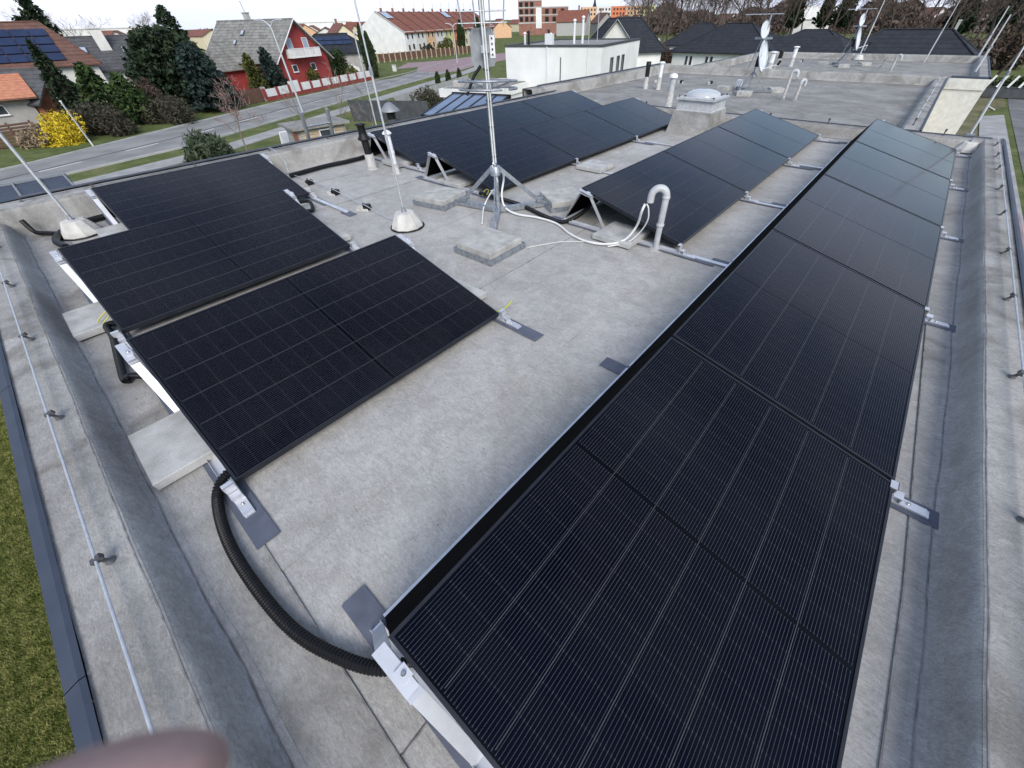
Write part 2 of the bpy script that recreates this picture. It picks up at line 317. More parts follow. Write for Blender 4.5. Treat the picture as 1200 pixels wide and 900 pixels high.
# ---------------------------------------------------------------- mesh helpers
class MB:
    def __init__(s): s.v = []; s.f = []; s.sm = []
    def add(s, vs, fs, smooth=False):
        o = len(s.v); s.v += [tuple(x) for x in vs]; s.f += [tuple(i+o for i in f) for f in fs]; s.sm += [smooth]*len(fs); return s
    def box(s, c, size, rz=0.0, ry=0.0, rx=0.0):
        hx, hy, hz = size[0]/2, size[1]/2, size[2]/2
        m = Matrix.Rotation(rz, 3, 'Z') @ Matrix.Rotation(ry, 3, 'Y') @ Matrix.Rotation(rx, 3, 'X'); c = Vector(c)
        vs = [c + m @ Vector((x*hx, y*hy, z*hz)) for z in (-1, 1) for y in (-1, 1) for x in (-1, 1)]
        return s.add(vs, [(0, 2, 3, 1), (4, 5, 7, 6), (0, 1, 5, 4), (2, 6, 7, 3), (0, 4, 6, 2), (1, 3, 7, 5)])
    def bb(s, x0, x1, y0, y1, z0, z1):
        return s.box(((x0+x1)/2, (y0+y1)/2, (z0+z1)/2), (abs(x1-x0), abs(y1-y0), abs(z1-z0)))
    def bevbox(s, c, size, bev=0.006, rz=0.0):
        """box with chamfered top edge"""
        hx, hy, hz = size[0]/2, size[1]/2, size[2]/2; m = Matrix.Rotation(rz, 3, 'Z'); c = Vector(c)
        rings = [(hx, hy, -hz), (hx, hy, hz-bev), (hx-bev, hy-bev, hz)]
        vs = [c + m @ Vector((sx*a, sy*b, z)) for a, b, z in rings for sx, sy in ((-1, -1), (1, -1), (1, 1), (-1, 1))]
        fs = [(3, 2, 1, 0), (8, 9, 10, 11)]
        for k in (0, 4):
            for i in range(4): fs.append((k+i, k+(i+1) % 4, k+4+(i+1) % 4, k+4+i))
        return s.add(vs, fs)
    def quad(s, a, b, c, d): return s.add([a, b, c, d], [(0, 1, 2, 3)])
    def bar(s, a, b, w, t, upv=(0, 0, 1)):
        """flat bar from a to b, width w, thickness t"""
        a = Vector(a); b = Vector(b); d = (b-a).normalized(); u_ = Vector(upv)
        side = d.cross(u_)
        if side.length < 1e-4: side = d.cross(Vector((1, 0, 0)))
        side.normalize(); n_ = side.cross(d).normalized()
        vs = [p + side*(i*w/2) + n_*(j*t/2) for p in (a, b) for j in (-1, 1) for i in (-1, 1)]
        return s.add(vs, [(0, 1, 3, 2), (4, 6, 7, 5), (0, 4, 5, 1), (2, 3, 7, 6), (0, 2, 6, 4), (1, 5, 7, 3)])
    def tube(s, pts, rad, n=10, cap=True, smooth=True):
        pts = [Vector(p) for p in pts]; k = len(pts)
        rad = rad if isinstance(rad, (list, tuple)) else [rad]*k
        t = (pts[1]-pts[0]).normalized(); ref = Vector((0, 0, 1)) if abs(t.z) < 0.9 else Vector((1, 0, 0))
        u_ = t.cross(ref).normalized(); vs = []
        for i, p in enumerate(pts):
            t = (pts[min(i+1, k-1)]-pts[max(i-1, 0)])
            t = t.normalized() if t.length > 1e-9 else Vector((0, 0, 1))
            u_ = (u_-t*u_.dot(t))
            u_ = u_.normalized() if u_.length > 1e-6 else t.orthogonal().normalized()
            w_ = t.cross(u_)
            for j in range(n):
                a = 2*PI*j/n; vs.append(p + (u_*math.cos(a)+w_*math.sin(a))*rad[i])
        fs = [(i*n+j, i*n+(j+1) % n, (i+1)*n+(j+1) % n, (i+1)*n+j) for i in range(k-1) for j in range(n)]
        s.add(vs, fs, smooth)
        if cap: s.add(vs[:n], [tuple(range(n))[::-1]]); s.add(vs[-n:], [tuple(range(n))])
        return s
    def lathe(s, prof, c=(0, 0, 0), n=16, smooth=True, ax=(1, 1)):
        c = Vector(c); k = len(prof)
        vs = [c + Vector((r*math.cos(2*PI*j/n)*ax[0], r*math.sin(2*PI*j/n)*ax[1], z)) for r, z in prof for j in range(n)]
        fs = [(i*n+j, i*n+(j+1) % n, (i+1)*n+(j+1) % n, (i+1)*n+j) for i in range(k-1) for j in range(n)]
        fs2 = [tuple(range((k-1)*n, k*n))]
        s.add(vs, fs, smooth); s.add(vs[-n:], [tuple(range(n))]); return s
    def mesh(s, name, m):
        me = bpy.data.meshes.new(name); me.from_pydata(s.v, [], s.f); me.update()
        me.polygons.foreach_set('use_smooth', s.sm)
        me.materials.append(MATS[m]); return me
    def build(s, name, m, parent=None, loc=(0, 0, 0), rot=(0, 0, 0), world=False):
        if world and parent: 
            o_ = Vector(parent['_w']) if '_w' in parent else Vector(parent.location)
            s.v = [tuple(Vector(v)-o_) for v in s.v]
        return obj(name, s.mesh(name, m), parent, loc, rot)
def obj(name, me, parent=None, loc=(0, 0, 0), rot=(0, 0, 0)):
    o = bpy.data.objects.new(name, me); col.objects.link(o); o.parent = parent
    o.location = loc; o.rotation_euler = rot; return o
def tag(o, label=None, cat=None, group=None, kind=None):
    if label: o['label'] = label
    if cat: o['category'] = cat
    if group: o['group'] = group
    if kind: o['kind'] = kind
    return o
def thing(name, label, cat, loc=(0, 0, 0), rz=0.0, group=None):
    o = bpy.data.objects.new(name, None); o.empty_display_size = 0.2; col.objects.link(o)
    o.location = loc; o.rotation_euler = (0, 0, rz); return tag(o, label, cat, group)
def copy_tree(o, parent=None):
    c = o.copy(); col.objects.link(c); c.parent = parent
    for ch in list(o.children): copy_tree(ch, c)
    return c
def quads_np(name, V, m, parent=None, loc=(0, 0, 0)):
    V = np.asarray(V, dtype=np.float32); n = V.shape[0]; k = V.shape[1]
    me = bpy.data.meshes.new(name); me.vertices.add(n*k); me.vertices.foreach_set('co', V.reshape(-1))
    me.loops.add(n*k); me.loops.foreach_set('vertex_index', np.arange(n*k, dtype=np.int32))
    me.polygons.add(n); me.polygons.foreach_set('loop_start', np.arange(0, n*k, k, dtype=np.int32))
    me.polygons.foreach_set('loop_total', np.full(n, k, dtype=np.int32)); me.update(); me.validate()
    me.materials.append(MATS[m]); return obj(name, me, parent, loc)
def spline(pts, seg=10):
    P = [Vector(p) for p in pts]; P = [P[0]*2-P[1]] + P + [P[-1]*2-P[-2]]; out = []
    for i in range(1, len(P)-2):
        a, b, c, d = P[i-1:i+3]
        for k in range(seg):
            t = k/seg
            out.append(0.5*((2*b)+(c-a)*t+(2*a-5*b+4*c-d)*t*t+(3*b-a-3*c+d)*t**3))
    out.append(P[-2]); return out
def resample(pts, step):
    out = [pts[0]]; acc = 0.0
    for a, b in zip(pts, pts[1:]):
        L_ = (b-a).length
        if L_ == 0: continue
        d = step-acc
        while d <= L_: out.append(a+(b-a)*(d/L_)); d += step
        acc = (acc+L_) % step if L_ >= step-acc else acc+L_
    return out

# ================================================================ the setting: ground, road, verges
def sheet(name, pts, z, m, kind='structure', label=None, th=0.0):
    b = MB(); n = len(pts)
    if th:
        b.add([(x, y, z) for x, y in pts] + [(x, y, z-th) for x, y in pts], [tuple(range(n))] + [(i, i+n, (i+1) % n+n, (i+1) % n) for i in range(n)])
    else: b.add([(x, y, z) for x, y in pts], [tuple(range(n))])
    o = b.build(name, m); o['kind'] = kind
    # make sure the top faces up
    me = o.data
    if me.polygons[0].normal.z < 0: me.flip_normals()
    return o
sheet('ground', [(-3000, -3000), (3000, -3000), (3000, 3500), (-3000, 3500)], GZ, 'grass')
near_e = [(-22, -70), (-35, -35), (-43, -10), (-47.4, 0), (-50.2, 10), (-59.6, 27.2), (-70, 47), (-79.1, 64.7), (-92, 86)]
far_e = [(-29, -70), (-42, -35), (-50.0, -10), (-54.6, 0), (-60.5, 10), (-69.6, 26.2), (-79.6, 47.0), (-86.5, 61.3), (-99, 81)]
rd = MB()
for i in range(len(near_e)-1):
    a, b_, c, d = near_e[i], near_e[i+1], far_e[i+1], far_e[i]
    rd.quad((*a, GZ+.03), (*b_, GZ+.03), (*c, GZ+.03), (*d, GZ+.03))
o = rd.build('road', 'asphalt'); o['kind'] = 'structure'
if o.data.polygons[0].normal.z < 0: o.data.flip_normals()
def off(poly, d):
    out = []
    for i, p in enumerate(poly):
        a = Vector((*poly[max(i-1, 0)], 0)); b_ = Vector((*poly[min(i+1, len(poly)-1)], 0)); t = (b_-a).normalized(); n_ = Vector((t.y, -t.x, 0))
        out.append((p[0]+n_.x*d, p[1]+n_.y*d))
    return out
def strip(name, pa, pb, z, m, th=0.10):
    b = MB()
    for i in range(len(pa)-1):
        a, b2, c, d = pa[i], pa[i+1], pb[i+1], pb[i]
        b.quad((*a, z), (*b2, z), (*c, z), (*d, z)); b.quad((*a, z-th), (*b2, z-th), (*b2, z), (*a, z)); b.quad((*d, z), (*c, z), (*c, z-th), (*d, z-th))
    o_ = b.build(name, m); o_['kind'] = 'structure'
    return o_
strip('kerb', near_e, off(near_e, 0.16), GZ+.13, 'paving_pale', 0.13)
strip('kerb', off(far_e, -0.16), far_e, GZ+.13, 'paving_pale', 0.13)
strip('pavement', off(near_e, 3.1), off(near_e, 5.4), GZ+.05, 'paving', 0.05)
# broken centre line, each dash a sheet of paint
mid = [((a[0]*.56+b_[0]*.44), (a[1]*.56+b_[1]*.44)) for a, b_ in zip(near_e, far_e)]
mp_ = resample([Vector((x, y, 0)) for x, y in mid], 0.5); k = 6
paint = MB()
while k < len(mp_)-8:
    if len(paint.v) < 400:
        a, c = mp_[k], mp_[k+6]; paint.bar((a.x, a.y, GZ+.034), (c.x, c.y, GZ+.034), 0.17, 0.004)
    k += 13
o = paint.build('lane_marking', 'road_paint'); o['kind'] = 'structure'
# repair seam along the lane
sm_ = MB(); jl = [Vector((a[0]*.50+b_[0]*.50, a[1]*.50+b_[1]*.50, GZ+.033)) for a, b_ in zip(near_e, far_e)]
for a, c in zip(jl, jl[1:]): sm_.bar(a, c, 0.28, 0.003)
o = sm_.build('tar_joint', 'asphalt_dark'); o['kind'] = 'structure'
# junction of reddish blocks and its approach
q = [at(x, y, GZ) for x, y in ((462, 82), (478, 74), (520, 71), (556, 66), (612, 60), (618, 66), (560, 76), (535, 84), (505, 85))]
sheet('paved_junction', [(p.x, p.y) for p in q], GZ+.045, 'paving_red', th=0.1)
q = [at(x, y, GZ) for x, y in ((438, 95), (446, 83), (490, 79), (488, 84), (460, 92))]
sheet('grass_island', [(p.x, p.y) for p in q], GZ+.06, 'grass', th=0.1)
# right-hand side: dry verge, pavement and lane in front of the houses
sheet('verge', [(-6, 26), (4.4, 26), (4.4, 64), (6.6, 70), (6.6, 92), (-6, 92)], GZ+.02, 'dry_grass')
sheet('path', [(4.5, -60), (6.3, -60), (6.3, 64), (4.5, 62)], GZ+.06, 'paving', th=0.12)
sheet('lane', [(6.5, -60), (16, -60), (16, 90), (7.2, 90), (6.8, 70)], GZ+.028, 'asphalt_mid')
sheet('brick_path', [(5.4, 22), (6.2, 22), (6.2, 31.2), (5.4, 31.2)], GZ+.075, 'paving_red', th=0.1)
sheet('back_street', [(-62, 78), (-48, 84), (-48, 112), (-64, 150), (-80, 150)], GZ+.03, 'asphalt')
sheet('lawn', [(-30, -30), (4.4, -30), (4.4, 24), (1.2, 24), (1.2, -.9), (-30, -.9)], GZ+.02, 'lawn')
# short lawn blades where the lawn is seen from above
nb = 420000
cx_ = rng.uniform(-17, 4.2, nb); cy_ = -1.0-8.5*rng.uniform(0, 1, nb)
near_ = rng.uniform(0, 1, nb) < .45; cx_[near_] = rng.uniform(-16, -4.0, near_.sum()); cy_[near_] = rng.normal(-5.0, 1.1, near_.sum()).clip(-9.5, -1.0); ang = rng.uniform(0, 2*PI, nb); hh = rng.uniform(.02, .06, nb); ww = rng.uniform(.005, .012, nb)
lx = rng.normal(0, .025, nb); ly = rng.normal(0, .025, nb)
base = np.stack([cx_, cy_, np.full(nb, GZ+.02)], 1); dv = np.stack([np.cos(ang)*ww, np.sin(ang)*ww, np.zeros(nb)], 1)
tip = base + np.stack([lx, ly, hh], 1)
o = quads_np('lawn_blades', np.stack([base-dv, base+dv, tip], 1), 'lawn_blade')
tag(o, 'short mossy green lawn seen below the roof edge at lower left', 'grass', kind='stuff')

# ================================================================ the three flat-roofed houses of the row
def profile_run(mb, prof, axis, a, b_, fixed, sgn, n=60, wob=0.0, smooth=True, seed=0):
    """sweep a (outward distance, z) profile along x or y with a little waviness"""
    rr = random.Random(seed); vs = []; k = len(prof); ph = [rr.uniform(0, 6.28) for _ in range(6)]
    for i in range(n+1):
        t = a+(b_-a)*i/n
        for j, (d, z) in enumerate(prof):
            o_ = wob*(math.sin(t*3.1+ph[0])*.5+math.sin(t*7.3+ph[1])*.3+math.sin(t*13+ph[2])*.25)
            e = (d+o_)*sgn + fixed; zz = z + (o_*.35 if z > .02 else 0)
            vs.append((t, e, zz) if axis == 'x' else (e, t, zz))
    fs = [(i*k+j, (i+1)*k+j, (i+1)*k+j+1, i*k+j+1) for i in range(n) for j in range(k-1)]
    mb.add(vs, fs, smooth)
def fix_normals(o):
    import bmesh
    bm = bmesh.new(); bm.from_mesh(o.data); bmesh.ops.recalc_face_normals(bm, faces=bm.faces); bm.to_mesh(o.data); bm.free()
def parapet(house, axis, a, b_, fixed, sgn, h, width, cop=True, seed=0, capm='cap', name='parapet', copw=0.055, upm='upstand', drop=.22, cdrop=.4):
    up_ = MB(); profile_run(up_, [(-0.022, 0.004), (-0.008, 0.008), (0.002, 0.025), (0.014, 0.07), (0.024, h-.03), (0.034, h-.006), (0.046, h+.0005)], axis, a, b_, fixed, sgn, 90, 0.006, True, seed)
    u_ = up_.build(name, upm, house)
    cp = MB(); profile_run(cp, [(0.040, h-.03), (0.040, h-.001), (0.050, h+.003), (0.10, h+.004), (width*.6, h+.005), (width, h+.002), (width+.01, h-.05), (width+.01, -cdrop)], axis, a, b_, fixed, sgn, 90, 0.003, False, seed+3)
    cp.build('parapet_cap', capm, u_)
    ln = MB(); profile_run(ln, [(.0455, h+.0008), (.0475, h+.0032), (.050, h+.0034), (.0515, h+.0034)], axis, a, b_, fixed, sgn, 90, 0.003, False, seed+3); ln.build('seam_edge', 'seam', u_)
    ln = MB(); profile_run(ln, [(-.050, .0040), (-.034, .0085), (-.026, .0075), (-.0245, .0030), (-.0215, .0030)], axis, a, b_, fixed, sgn, 90, 0.008, True, seed); ln.build('foot_weld', upm, u_)
    ln = MB(); profile_run(ln, [(-.0245, .0052), (-.0195, .0058)], axis, a, b_, fixed, sgn, 90, 0.007, False, seed); ln.build('foot_joint', 'seam', u_)
    if cop:
        t = min(a, b_); e = max(a, b_)
        while t < e-0.1:
            t2 = min(t+2.0, e); c_ = MB()
            profile_run(c_, [(width-.004, h+.012), (width+.012, h+.014), (width+copw, h-.002), (width+copw+.004, h-.012), (width+copw+.004, -drop)], axis, t, t2-.004, fixed, sgn, 8, 0.0, False, seed)
            c_.build('coping', 'coping', u_); t = t2
    return u_
def walls(house, x0, x1, y0, y1, m='beige_render', top=-0.05):
    MB().bb(x0, x1, y0, y1, GZ, top).build('wall', m, house)

own = thing('flat_roof_house', 'flat grey membrane roof in the foreground carrying the solar panels', 'house', (0, 0, 0))
walls(own, -7.13, 1.05, -0.76, 9.20)
deck = MB().bb(-6.95, 0.92, -0.60, 9.10, -0.045, -0.004).build('roof_deck', 'deck_old', own)
xs = [-6.95, -5.98, -4.95, -3.42, -2.17, -1.20, -0.40, 0.68]
for i in range(7):
    b = MB(); x0, x1 = xs[i], xs[i+1]+.06; ny = 40
    vs = []
    for k in range(ny+1):
        y = -0.32 + (9.10+0.32)*k/ny; wv = .006*math.sin(y*2.3+i)+.003*math.sin(y*7+i*2)
        vs += [(x0+(wv if i else 0), y, -.0015), (x1+wv, y, .0012+.0006*(i % 2))]
    b.add(vs, [(2*k, 2*k+1, 2*k+3, 2*k+2) for k in range(ny)])
    s_ = b.build('membrane_sheet', 'deck', deck)
    sb = MB(); profile_run(sb, [(0, .0016), (.0035, .0034), (.007, -.001)], 'y', -0.32, 9.05, x1, 1, 60, .006, False, i)
    if i in (3, 5): sb.build('seam_edge', 'seam', deck)
MB().add([(-6.9, -.56, .0025), (.9, -.56, .0025), (.9, -.285, .0035), (-6.9, -.185, .0035)], [(0, 1, 2, 3)]).build('membrane_sheet', 'deck_edge', deck)
MB().add([(.60, -.5, .0045), (.92, -.5, .0045), (.92, 9.08, .0045), (.655, 9.08, .0045), (.645, 3.9, .0045), (.735, 1.2, .0045), (.74, -.5, .0045)], [(0, 1, 2, 3, 4, 5, 6)]).build('membrane_sheet', 'deck_edge', deck)
sb = MB(); sb.bar((-6.9, -.185, .0055), (.9, -.285, .0055), .005, .002); sb.bar((.655, 9.0, .0065), (.645, 3.9, .0065), .005, .002); sb.bar((.645, 3.9, .0065), (.735, 1.2, .0065), .005, .002); sb.bar((.735, 1.2, .0065), (.74, -.5, .0065), .005, .002)
sb.build('seam_edge', 'seam', deck)
parapet(own, 'x', -7.18, 1.06, -0.508, -1, 0.150, 0.245, True, 1)
parapet(own, 'y', -0.74, 9.28, 0.828, 1, 0.153, 0.235, True, 2, copw=0.045)
parapet(own, 'y', -0.70, 9.24, -6.74, -1, 0.250, 0.36, True, 3, upm='deck_edge')
pf = parapet(own, 'x', -6.8, 1.02, 8.96, 1, 0.145, 0.30, False, 4, upm='deck_edge')

nb_h = thing('flat_roof_house', 'neighbouring flat roof beyond the low dividing parapet with dish and vent pipes', 'house', (0, 0, 0))
walls(nb_h, -8.15, 0.14, 9.30, 17.18)
nd = MB().bb(-8.0, 0.0, 9.27, 17.1, -.05, -.01).build('roof_deck', 'deck_old', nb_h)
for i in range(5):
    MB().add([(-8.0, 9.30+i*1.56, -.002), (0, 9.30+i*1.56, -.002), (0, 9.30+(i+1)*1.56+.06, .001), (-8.0, 9.30+(i+1)*1.56+.06, .001)], [(0, 1, 2, 3)]).build('membrane_sheet', 'deck_old', nd)
parapet(nb_h, 'y', 9.28, 17.15, -.16, 1, .155, .26, True, 6, capm='cap', upm='deck_edge', copw=.03)
parapet(nb_h, 'y', 9.22, 17.2, -7.85, -1, .24, .30, True, 7, upm='deck_edge')
parapet(nb_h, 'x', -8.1, .1, 17.0, 1, .20, .2, False, 8, upm='deck_edge')
rd_ = thing('flat_roof_house', 'third flat roof of the row, farthest, with a pale beige side wall', 'house', (0, 0, 0))
walls(rd_, -7.1, 1.0, 17.22, 25.1)
MB().bb(.16, 1.004, 17.188, 17.234, -.06, .165).build('wall', 'beige_render', rd_)
td = MB().bb(-7.0, .9, 17.25, 25.0, -.05, -.01).build('roof_deck', 'deck_old', rd_)
for i in range(5):
    MB().add([(-7.0, 17.3+i*1.54, -.002), (.9, 17.3+i*1.54, -.002), (.9, 17.3+(i+1)*1.54+.06, .001), (-7.0, 17.3+(i+1)*1.54+.06, .001)], [(0, 1, 2, 3)]).build('membrane_sheet', 'deck_old', td)
parapet(rd_, 'y', 17.24, 25.1, .70, 1, .20, .24, True, 9, upm='deck_edge', copw=.05)
parapet(rd_, 'y', 17.24, 25.1, -6.8, -1, .20, .24, True, 10, upm='deck_edge')
parapet(rd_, 'x', -7.0, .92, 24.82, 1, .198, .24, True, 11, upm='deck_edge')
parapet(rd_, 'x', .18, .95, 17.44, -1, .202, .20, True, 12, upm='deck_edge', drop=-.10, cdrop=.02, copw=.02)

# ================================================================ grit on the deck
ng = 260; gx = rng.uniform(-6.4, .75, ng); gy = rng.uniform(-.45, 8.8, ng); gs = rng.uniform(.0015, .0045, ng)
gq = np.stack([gx, gy, np.full(ng, .0075)], 1); a4 = rng.uniform(0, 6.28, (ng, 4)).cumsum(1)*0
offs = np.stack([np.stack([np.cos(k*1.57+gx*9)*gs*rng.uniform(.5, 1.5, ng), np.sin(k*1.57+gx*9)*gs*rng.uniform(.5, 1.3, ng), rng.uniform(0, .003, ng)], 1) for k in range(4)], 1)
o = quads_np('roof_grit', gq[:, None, :]+offs, 'leaf_dark'); tag(o, 'tiny dark specks of grit and leaf scattered on the roof deck', 'grit', kind='stuff')
# ================================================================ solar panels
PL, PW, TILT, ZL = 1.722, 1.134, R(13.87), 0.085
CXW, SZW = PW*math.cos(TILT), PW*math.sin(TILT)
# shared meshes, in the panel's own plane (x from -PW at the high edge to 0 at the low edge)
fm = MB(); lip = .011
for (x0, x1, y0, y1) in ((-PW, -PW+lip, 0, PL), (-lip, 0, 0, PL), (-PW+lip, -lip, 0, lip), (-PW+lip, -lip, PL-lip, PL)): fm.bb(x0, x1, y0, y1, -.032, 0.0)
FRAME = fm.mesh('frame', 'frame_black')
LAM = MB().bb(-PW+.0112, -.0112, .0112, PL-.0112, -.008, -.0028).mesh('laminate', 'laminate')
SW_, SL_ = .1809, .8360
STR = MB().add([(-SW_/2, -SL_/2, 0), (SW_/2, -SL_/2, 0), (SW_/2, SL_/2, 0), (-SW_/2, SL_/2, 0), (-SW_/2, -SL_/2, -.0008), (SW_/2, -SL_/2, -.0008), (SW_/2, SL_/2, -.0008), (-SW_/2, SL_/2, -.0008)],
    [(0, 1, 2, 3), (4, 5, 1, 0), (5, 6, 2, 1), (6, 7, 3, 2), (7, 4, 0, 3)]).mesh('cell_string', 'solar_cell')
GAP = MB().bb(-.0012, .0012, -.836, .836, -.0007, 0).mesh('column_glint', 'glint_paint')  # pale strips paint in the glints along the cell column gaps
DEF = MB()
a_, b_ = Vector((-CXW-.195, 0, .028)), Vector((-CXW-.004, 0, ZL+SZW-.012))
DEF.add([a_+Vector((0, .004, 0)), a_+Vector((0, PL-.004, 0)), b_+Vector((0, PL-.004, 0)), b_+Vector((0, .004, 0)), a_+Vector((.003, .004, -.002)), a_+Vector((.003, PL-.004, -.002)), b_+Vector((.003, PL-.004, -.002)), b_+Vector((.003, .004, -.002))],
    [(0, 1, 2, 3), (7, 6, 5, 4), (0, 4, 5, 1), (3, 2, 6, 7), (0, 3, 7, 4), (1, 5, 6, 2)])
DEFM = DEF.mesh('wind_deflector', 'deflector')
LIPM = MB().bb(-CXW-.205, -CXW-.193, .004, PL-.004, .022, .031).mesh('deflector_lip', 'alu')
zh = ZL+SZW
MATM = MB().bb(-CXW-.36, .34, -.0475, .0475, .0062, .009).mesh('protection_mat', 'mat_strip')
rl = MB().bb(-CXW-.20, .16, -.021, .021, .0095, .015); rl.bb(-CXW-.20, .0, -.021, -.019, .015, .03); rl.bb(-CXW-.20, .0, .019, .021, .015, .03)
RAILM = rl.mesh('base_rail', 'alu')
REARM = MB().bar((-CXW-.19, 0, .016), (-CXW+.01, 0, zh-.04), .045, .004, (1, 0, 0)).mesh('rear_leg', 'alu')
il = MB().bar((-CXW+.13, 0, zh-.062), (-CXW+.33, 0, .018), .04, .004, (1, 0, 0)); il.bar((-CXW-.01, 0, zh-.034), (-CXW+.15, 0, zh-.060), .042, .004)
INM = il.mesh('inner_leg', 'alu')
ff = MB().bb(.0, .15, -.022, .022, .0155, .0195); ff.bb(.012, .016, -.022, .022, .0195, ZL+.006); ff.bb(-.014, .016, -.022, .022, ZL+.002, ZL+.006); ff.bb(.02, .055, -.022, .022, .046, .05); ff.bb(.051, .055, -.022, .022, .0195, .046)
FOOTM = ff.mesh('front_foot', 'alu')
bo = MB().lathe([(.007, 0), (.007, .006), (.0035, .0065), (.0035, .011)], (0, 0, 0), 8)
BOLTM = bo.mesh('bolt', 'steel')
tb = MB().bb(-.055, .09, -.02, .02, 0, .004); tb.bb(.02, .06, -.006, .026, .004, .012)
TABM = tb.mesh('clamp_tab', 'alu')
def support(root, y, lead=True, mat_x=0.0):
    obj('protection_mat', MATM, root, (mat_x, y, 0)); r_ = obj('base_rail', RAILM, root, (0, y, 0))
    obj('rear_leg', REARM, root, (0, y, 0)); obj('inner_leg', INM, root, (0, y, 0))
    f_ = obj('front_foot', FOOTM, root, (0, y, 0))
    obj('bolt', BOLTM, f_, (.085, 0, .0195))
    if lead: t_ = obj('clamp_tab', TABM, root, (-CXW+.05, y, zh-.026), (0, TILT, 0)); obj('bolt', BOLTM, t_, (.04, .01, .012))
def solar_panel(x, y, label, last=False, first=True, tilt_j=0.0):
    root = thing('solar_panel', label, 'solar panel', (x, y, 0), 0, 'black solar panels on the roof')
    rot = (0, TILT, 0)
    obj('frame', FRAME, root, (0, 0, ZL), rot)
    lam = obj('laminate', LAM, root, (0, 0, ZL), rot)
    for c in range(6):
        for h in (0, 1):
            obj('cell_string', STR, lam, (-.0165-SW_/2-c*(SW_+.0031), .0165+SL_/2+h*(SL_+.0170), -.0018))
    for c in range(5):
        obj('column_glint', GAP, lam, (-.0165-(c+1)*SW_-c*.0031-.00155, PL/2, -.0016))
    d_ = obj('wind_deflector', DEFM, root); obj('deflector_lip', LIPM, d_)
    support(root, -.033, first)
    if last: support(root, PL+.033)
    return root
G_ = PL+.02
ordn = ['nearest', 'second', 'middle', 'fourth', 'farthest']
for i in range(5): solar_panel(.620, -.088+i*G_, '%s black solar panel in the long row beside the right parapet' % ordn[i], i == 4, i == 0)
o3 = ['nearest', 'middle', 'farthest']
for i in range(3): solar_panel(-1.124, 3.332+i*G_, '%s solar panel of the three-panel row leading from the grey gooseneck pipe' % o3[i], i == 2, i == 0)
for i in range(3): solar_panel(-3.527, 3.381+i*G_, '%s solar panel of the three-panel row just behind the antenna mast' % o3[i], i == 2, i == 0)
for i in range(3): solar_panel(-5.233, 3.584+i*G_, '%s solar panel of the backmost row beside the black flue pipe' % o3[i], i == 2, i == 0)
solar_panel(-1.644, -.202, 'single solar panel at left, frontmost of the three, with black hose at its corner', True)
solar_panel(-3.535, -.241, 'single solar panel at left, middle of the three stacked singles', True)
solar_panel(-5.304, .249, 'single solar panel at left, backmost, against the rear parapet', True)
# joining rails on the deck between the rows
for i, (y, x0, x1) in enumerate(((3.315, -1.0, -.66), (5.02, -1.0, -.66), (6.87, -1.0, -.66), (6.90, -3.38, -2.45), (5.0, -3.0, -2.45))):
    o = MB().bb(x0, x1, y-.02, y+.02, .010, .018).build('aluminium_rail', 'alu')
    tag(o, ['flat aluminium rail on the deck nearest the gooseneck pipe', 'flat aluminium rail between the middle panels of two rows', 'flat aluminium rail between the far panels beside the long row', 'flat aluminium rail beside the skylight base', 'short aluminium rail end beside the light slab'][i], 'rail', 'rails between panel rows')
o = MB().bb(-5.14, -4.52, 1.98, 2.025, .010, .02).build('aluminium_rail', 'alu'); tag(o, 'long aluminium rail running from the backmost left panel towards the holders', 'rail', 'rails between panel rows')
sheet_o = MB().bb(-4.6, -4.40, 1.955, 2.05, .004, .007).build('membrane_patch', 'mat_strip'); tag(sheet_o, 'small blue grey mat under the end of the long aluminium rail', 'mat')

# ================================================================ ballast slabs
def slab(x, y, label, s=.40, z=0.0, t=.045, rz=0.0, m='slab', sy=None):
    b = MB().bevbox((0, 0, t/2), (s, sy or s, t), .005)
    o_ = b.build('concrete_slab', m, None, (x, y, z), (0, 0, rz)); return tag(o_, label, 'slab', 'concrete ballast slabs')
slab(-2.17, -.235, 'pale concrete slab under the near edge of the frontmost left panel', .45, .016)
slab(-4.00, -.250, 'pale concrete slab beside the yellow wire at the middle left panel', .45, .016)
slab(-5.90, .24, 'pale concrete slab beside the rod cone at the backmost left panel', .42, .016)
p_ = at(410, 275, .06); slab(p_.x-.20, p_.y-.20, 'pale concrete slab at the far end of the middle left panel', .40, .016)
p_ = at(570, 342, .06); slab(p_.x-.20, p_.y-.20, 'pale concrete slab peeking out at the far end of the frontmost left panel', .40, .016)
p_ = at(363, 220, .06); slab(p_.x-.20, p_.y-.20, 'pale concrete slab at the far end of the backmost left panel', .40, .016)
slab(-3.21, 5.12, 'pale concrete slab lying free in front of the middle panel behind the mast', .40, .012)
slab(-1.71, 3.29, 'pale concrete slab under the panel beside the gooseneck pipe', .40, .016)
slab(-4.30, 3.52, 'concrete slab in the shade under the panel behind the mast', .40, .016)
slab(-5.75, 3.62, 'concrete slab beside the white vent pipe under the backmost row', .40, .016)

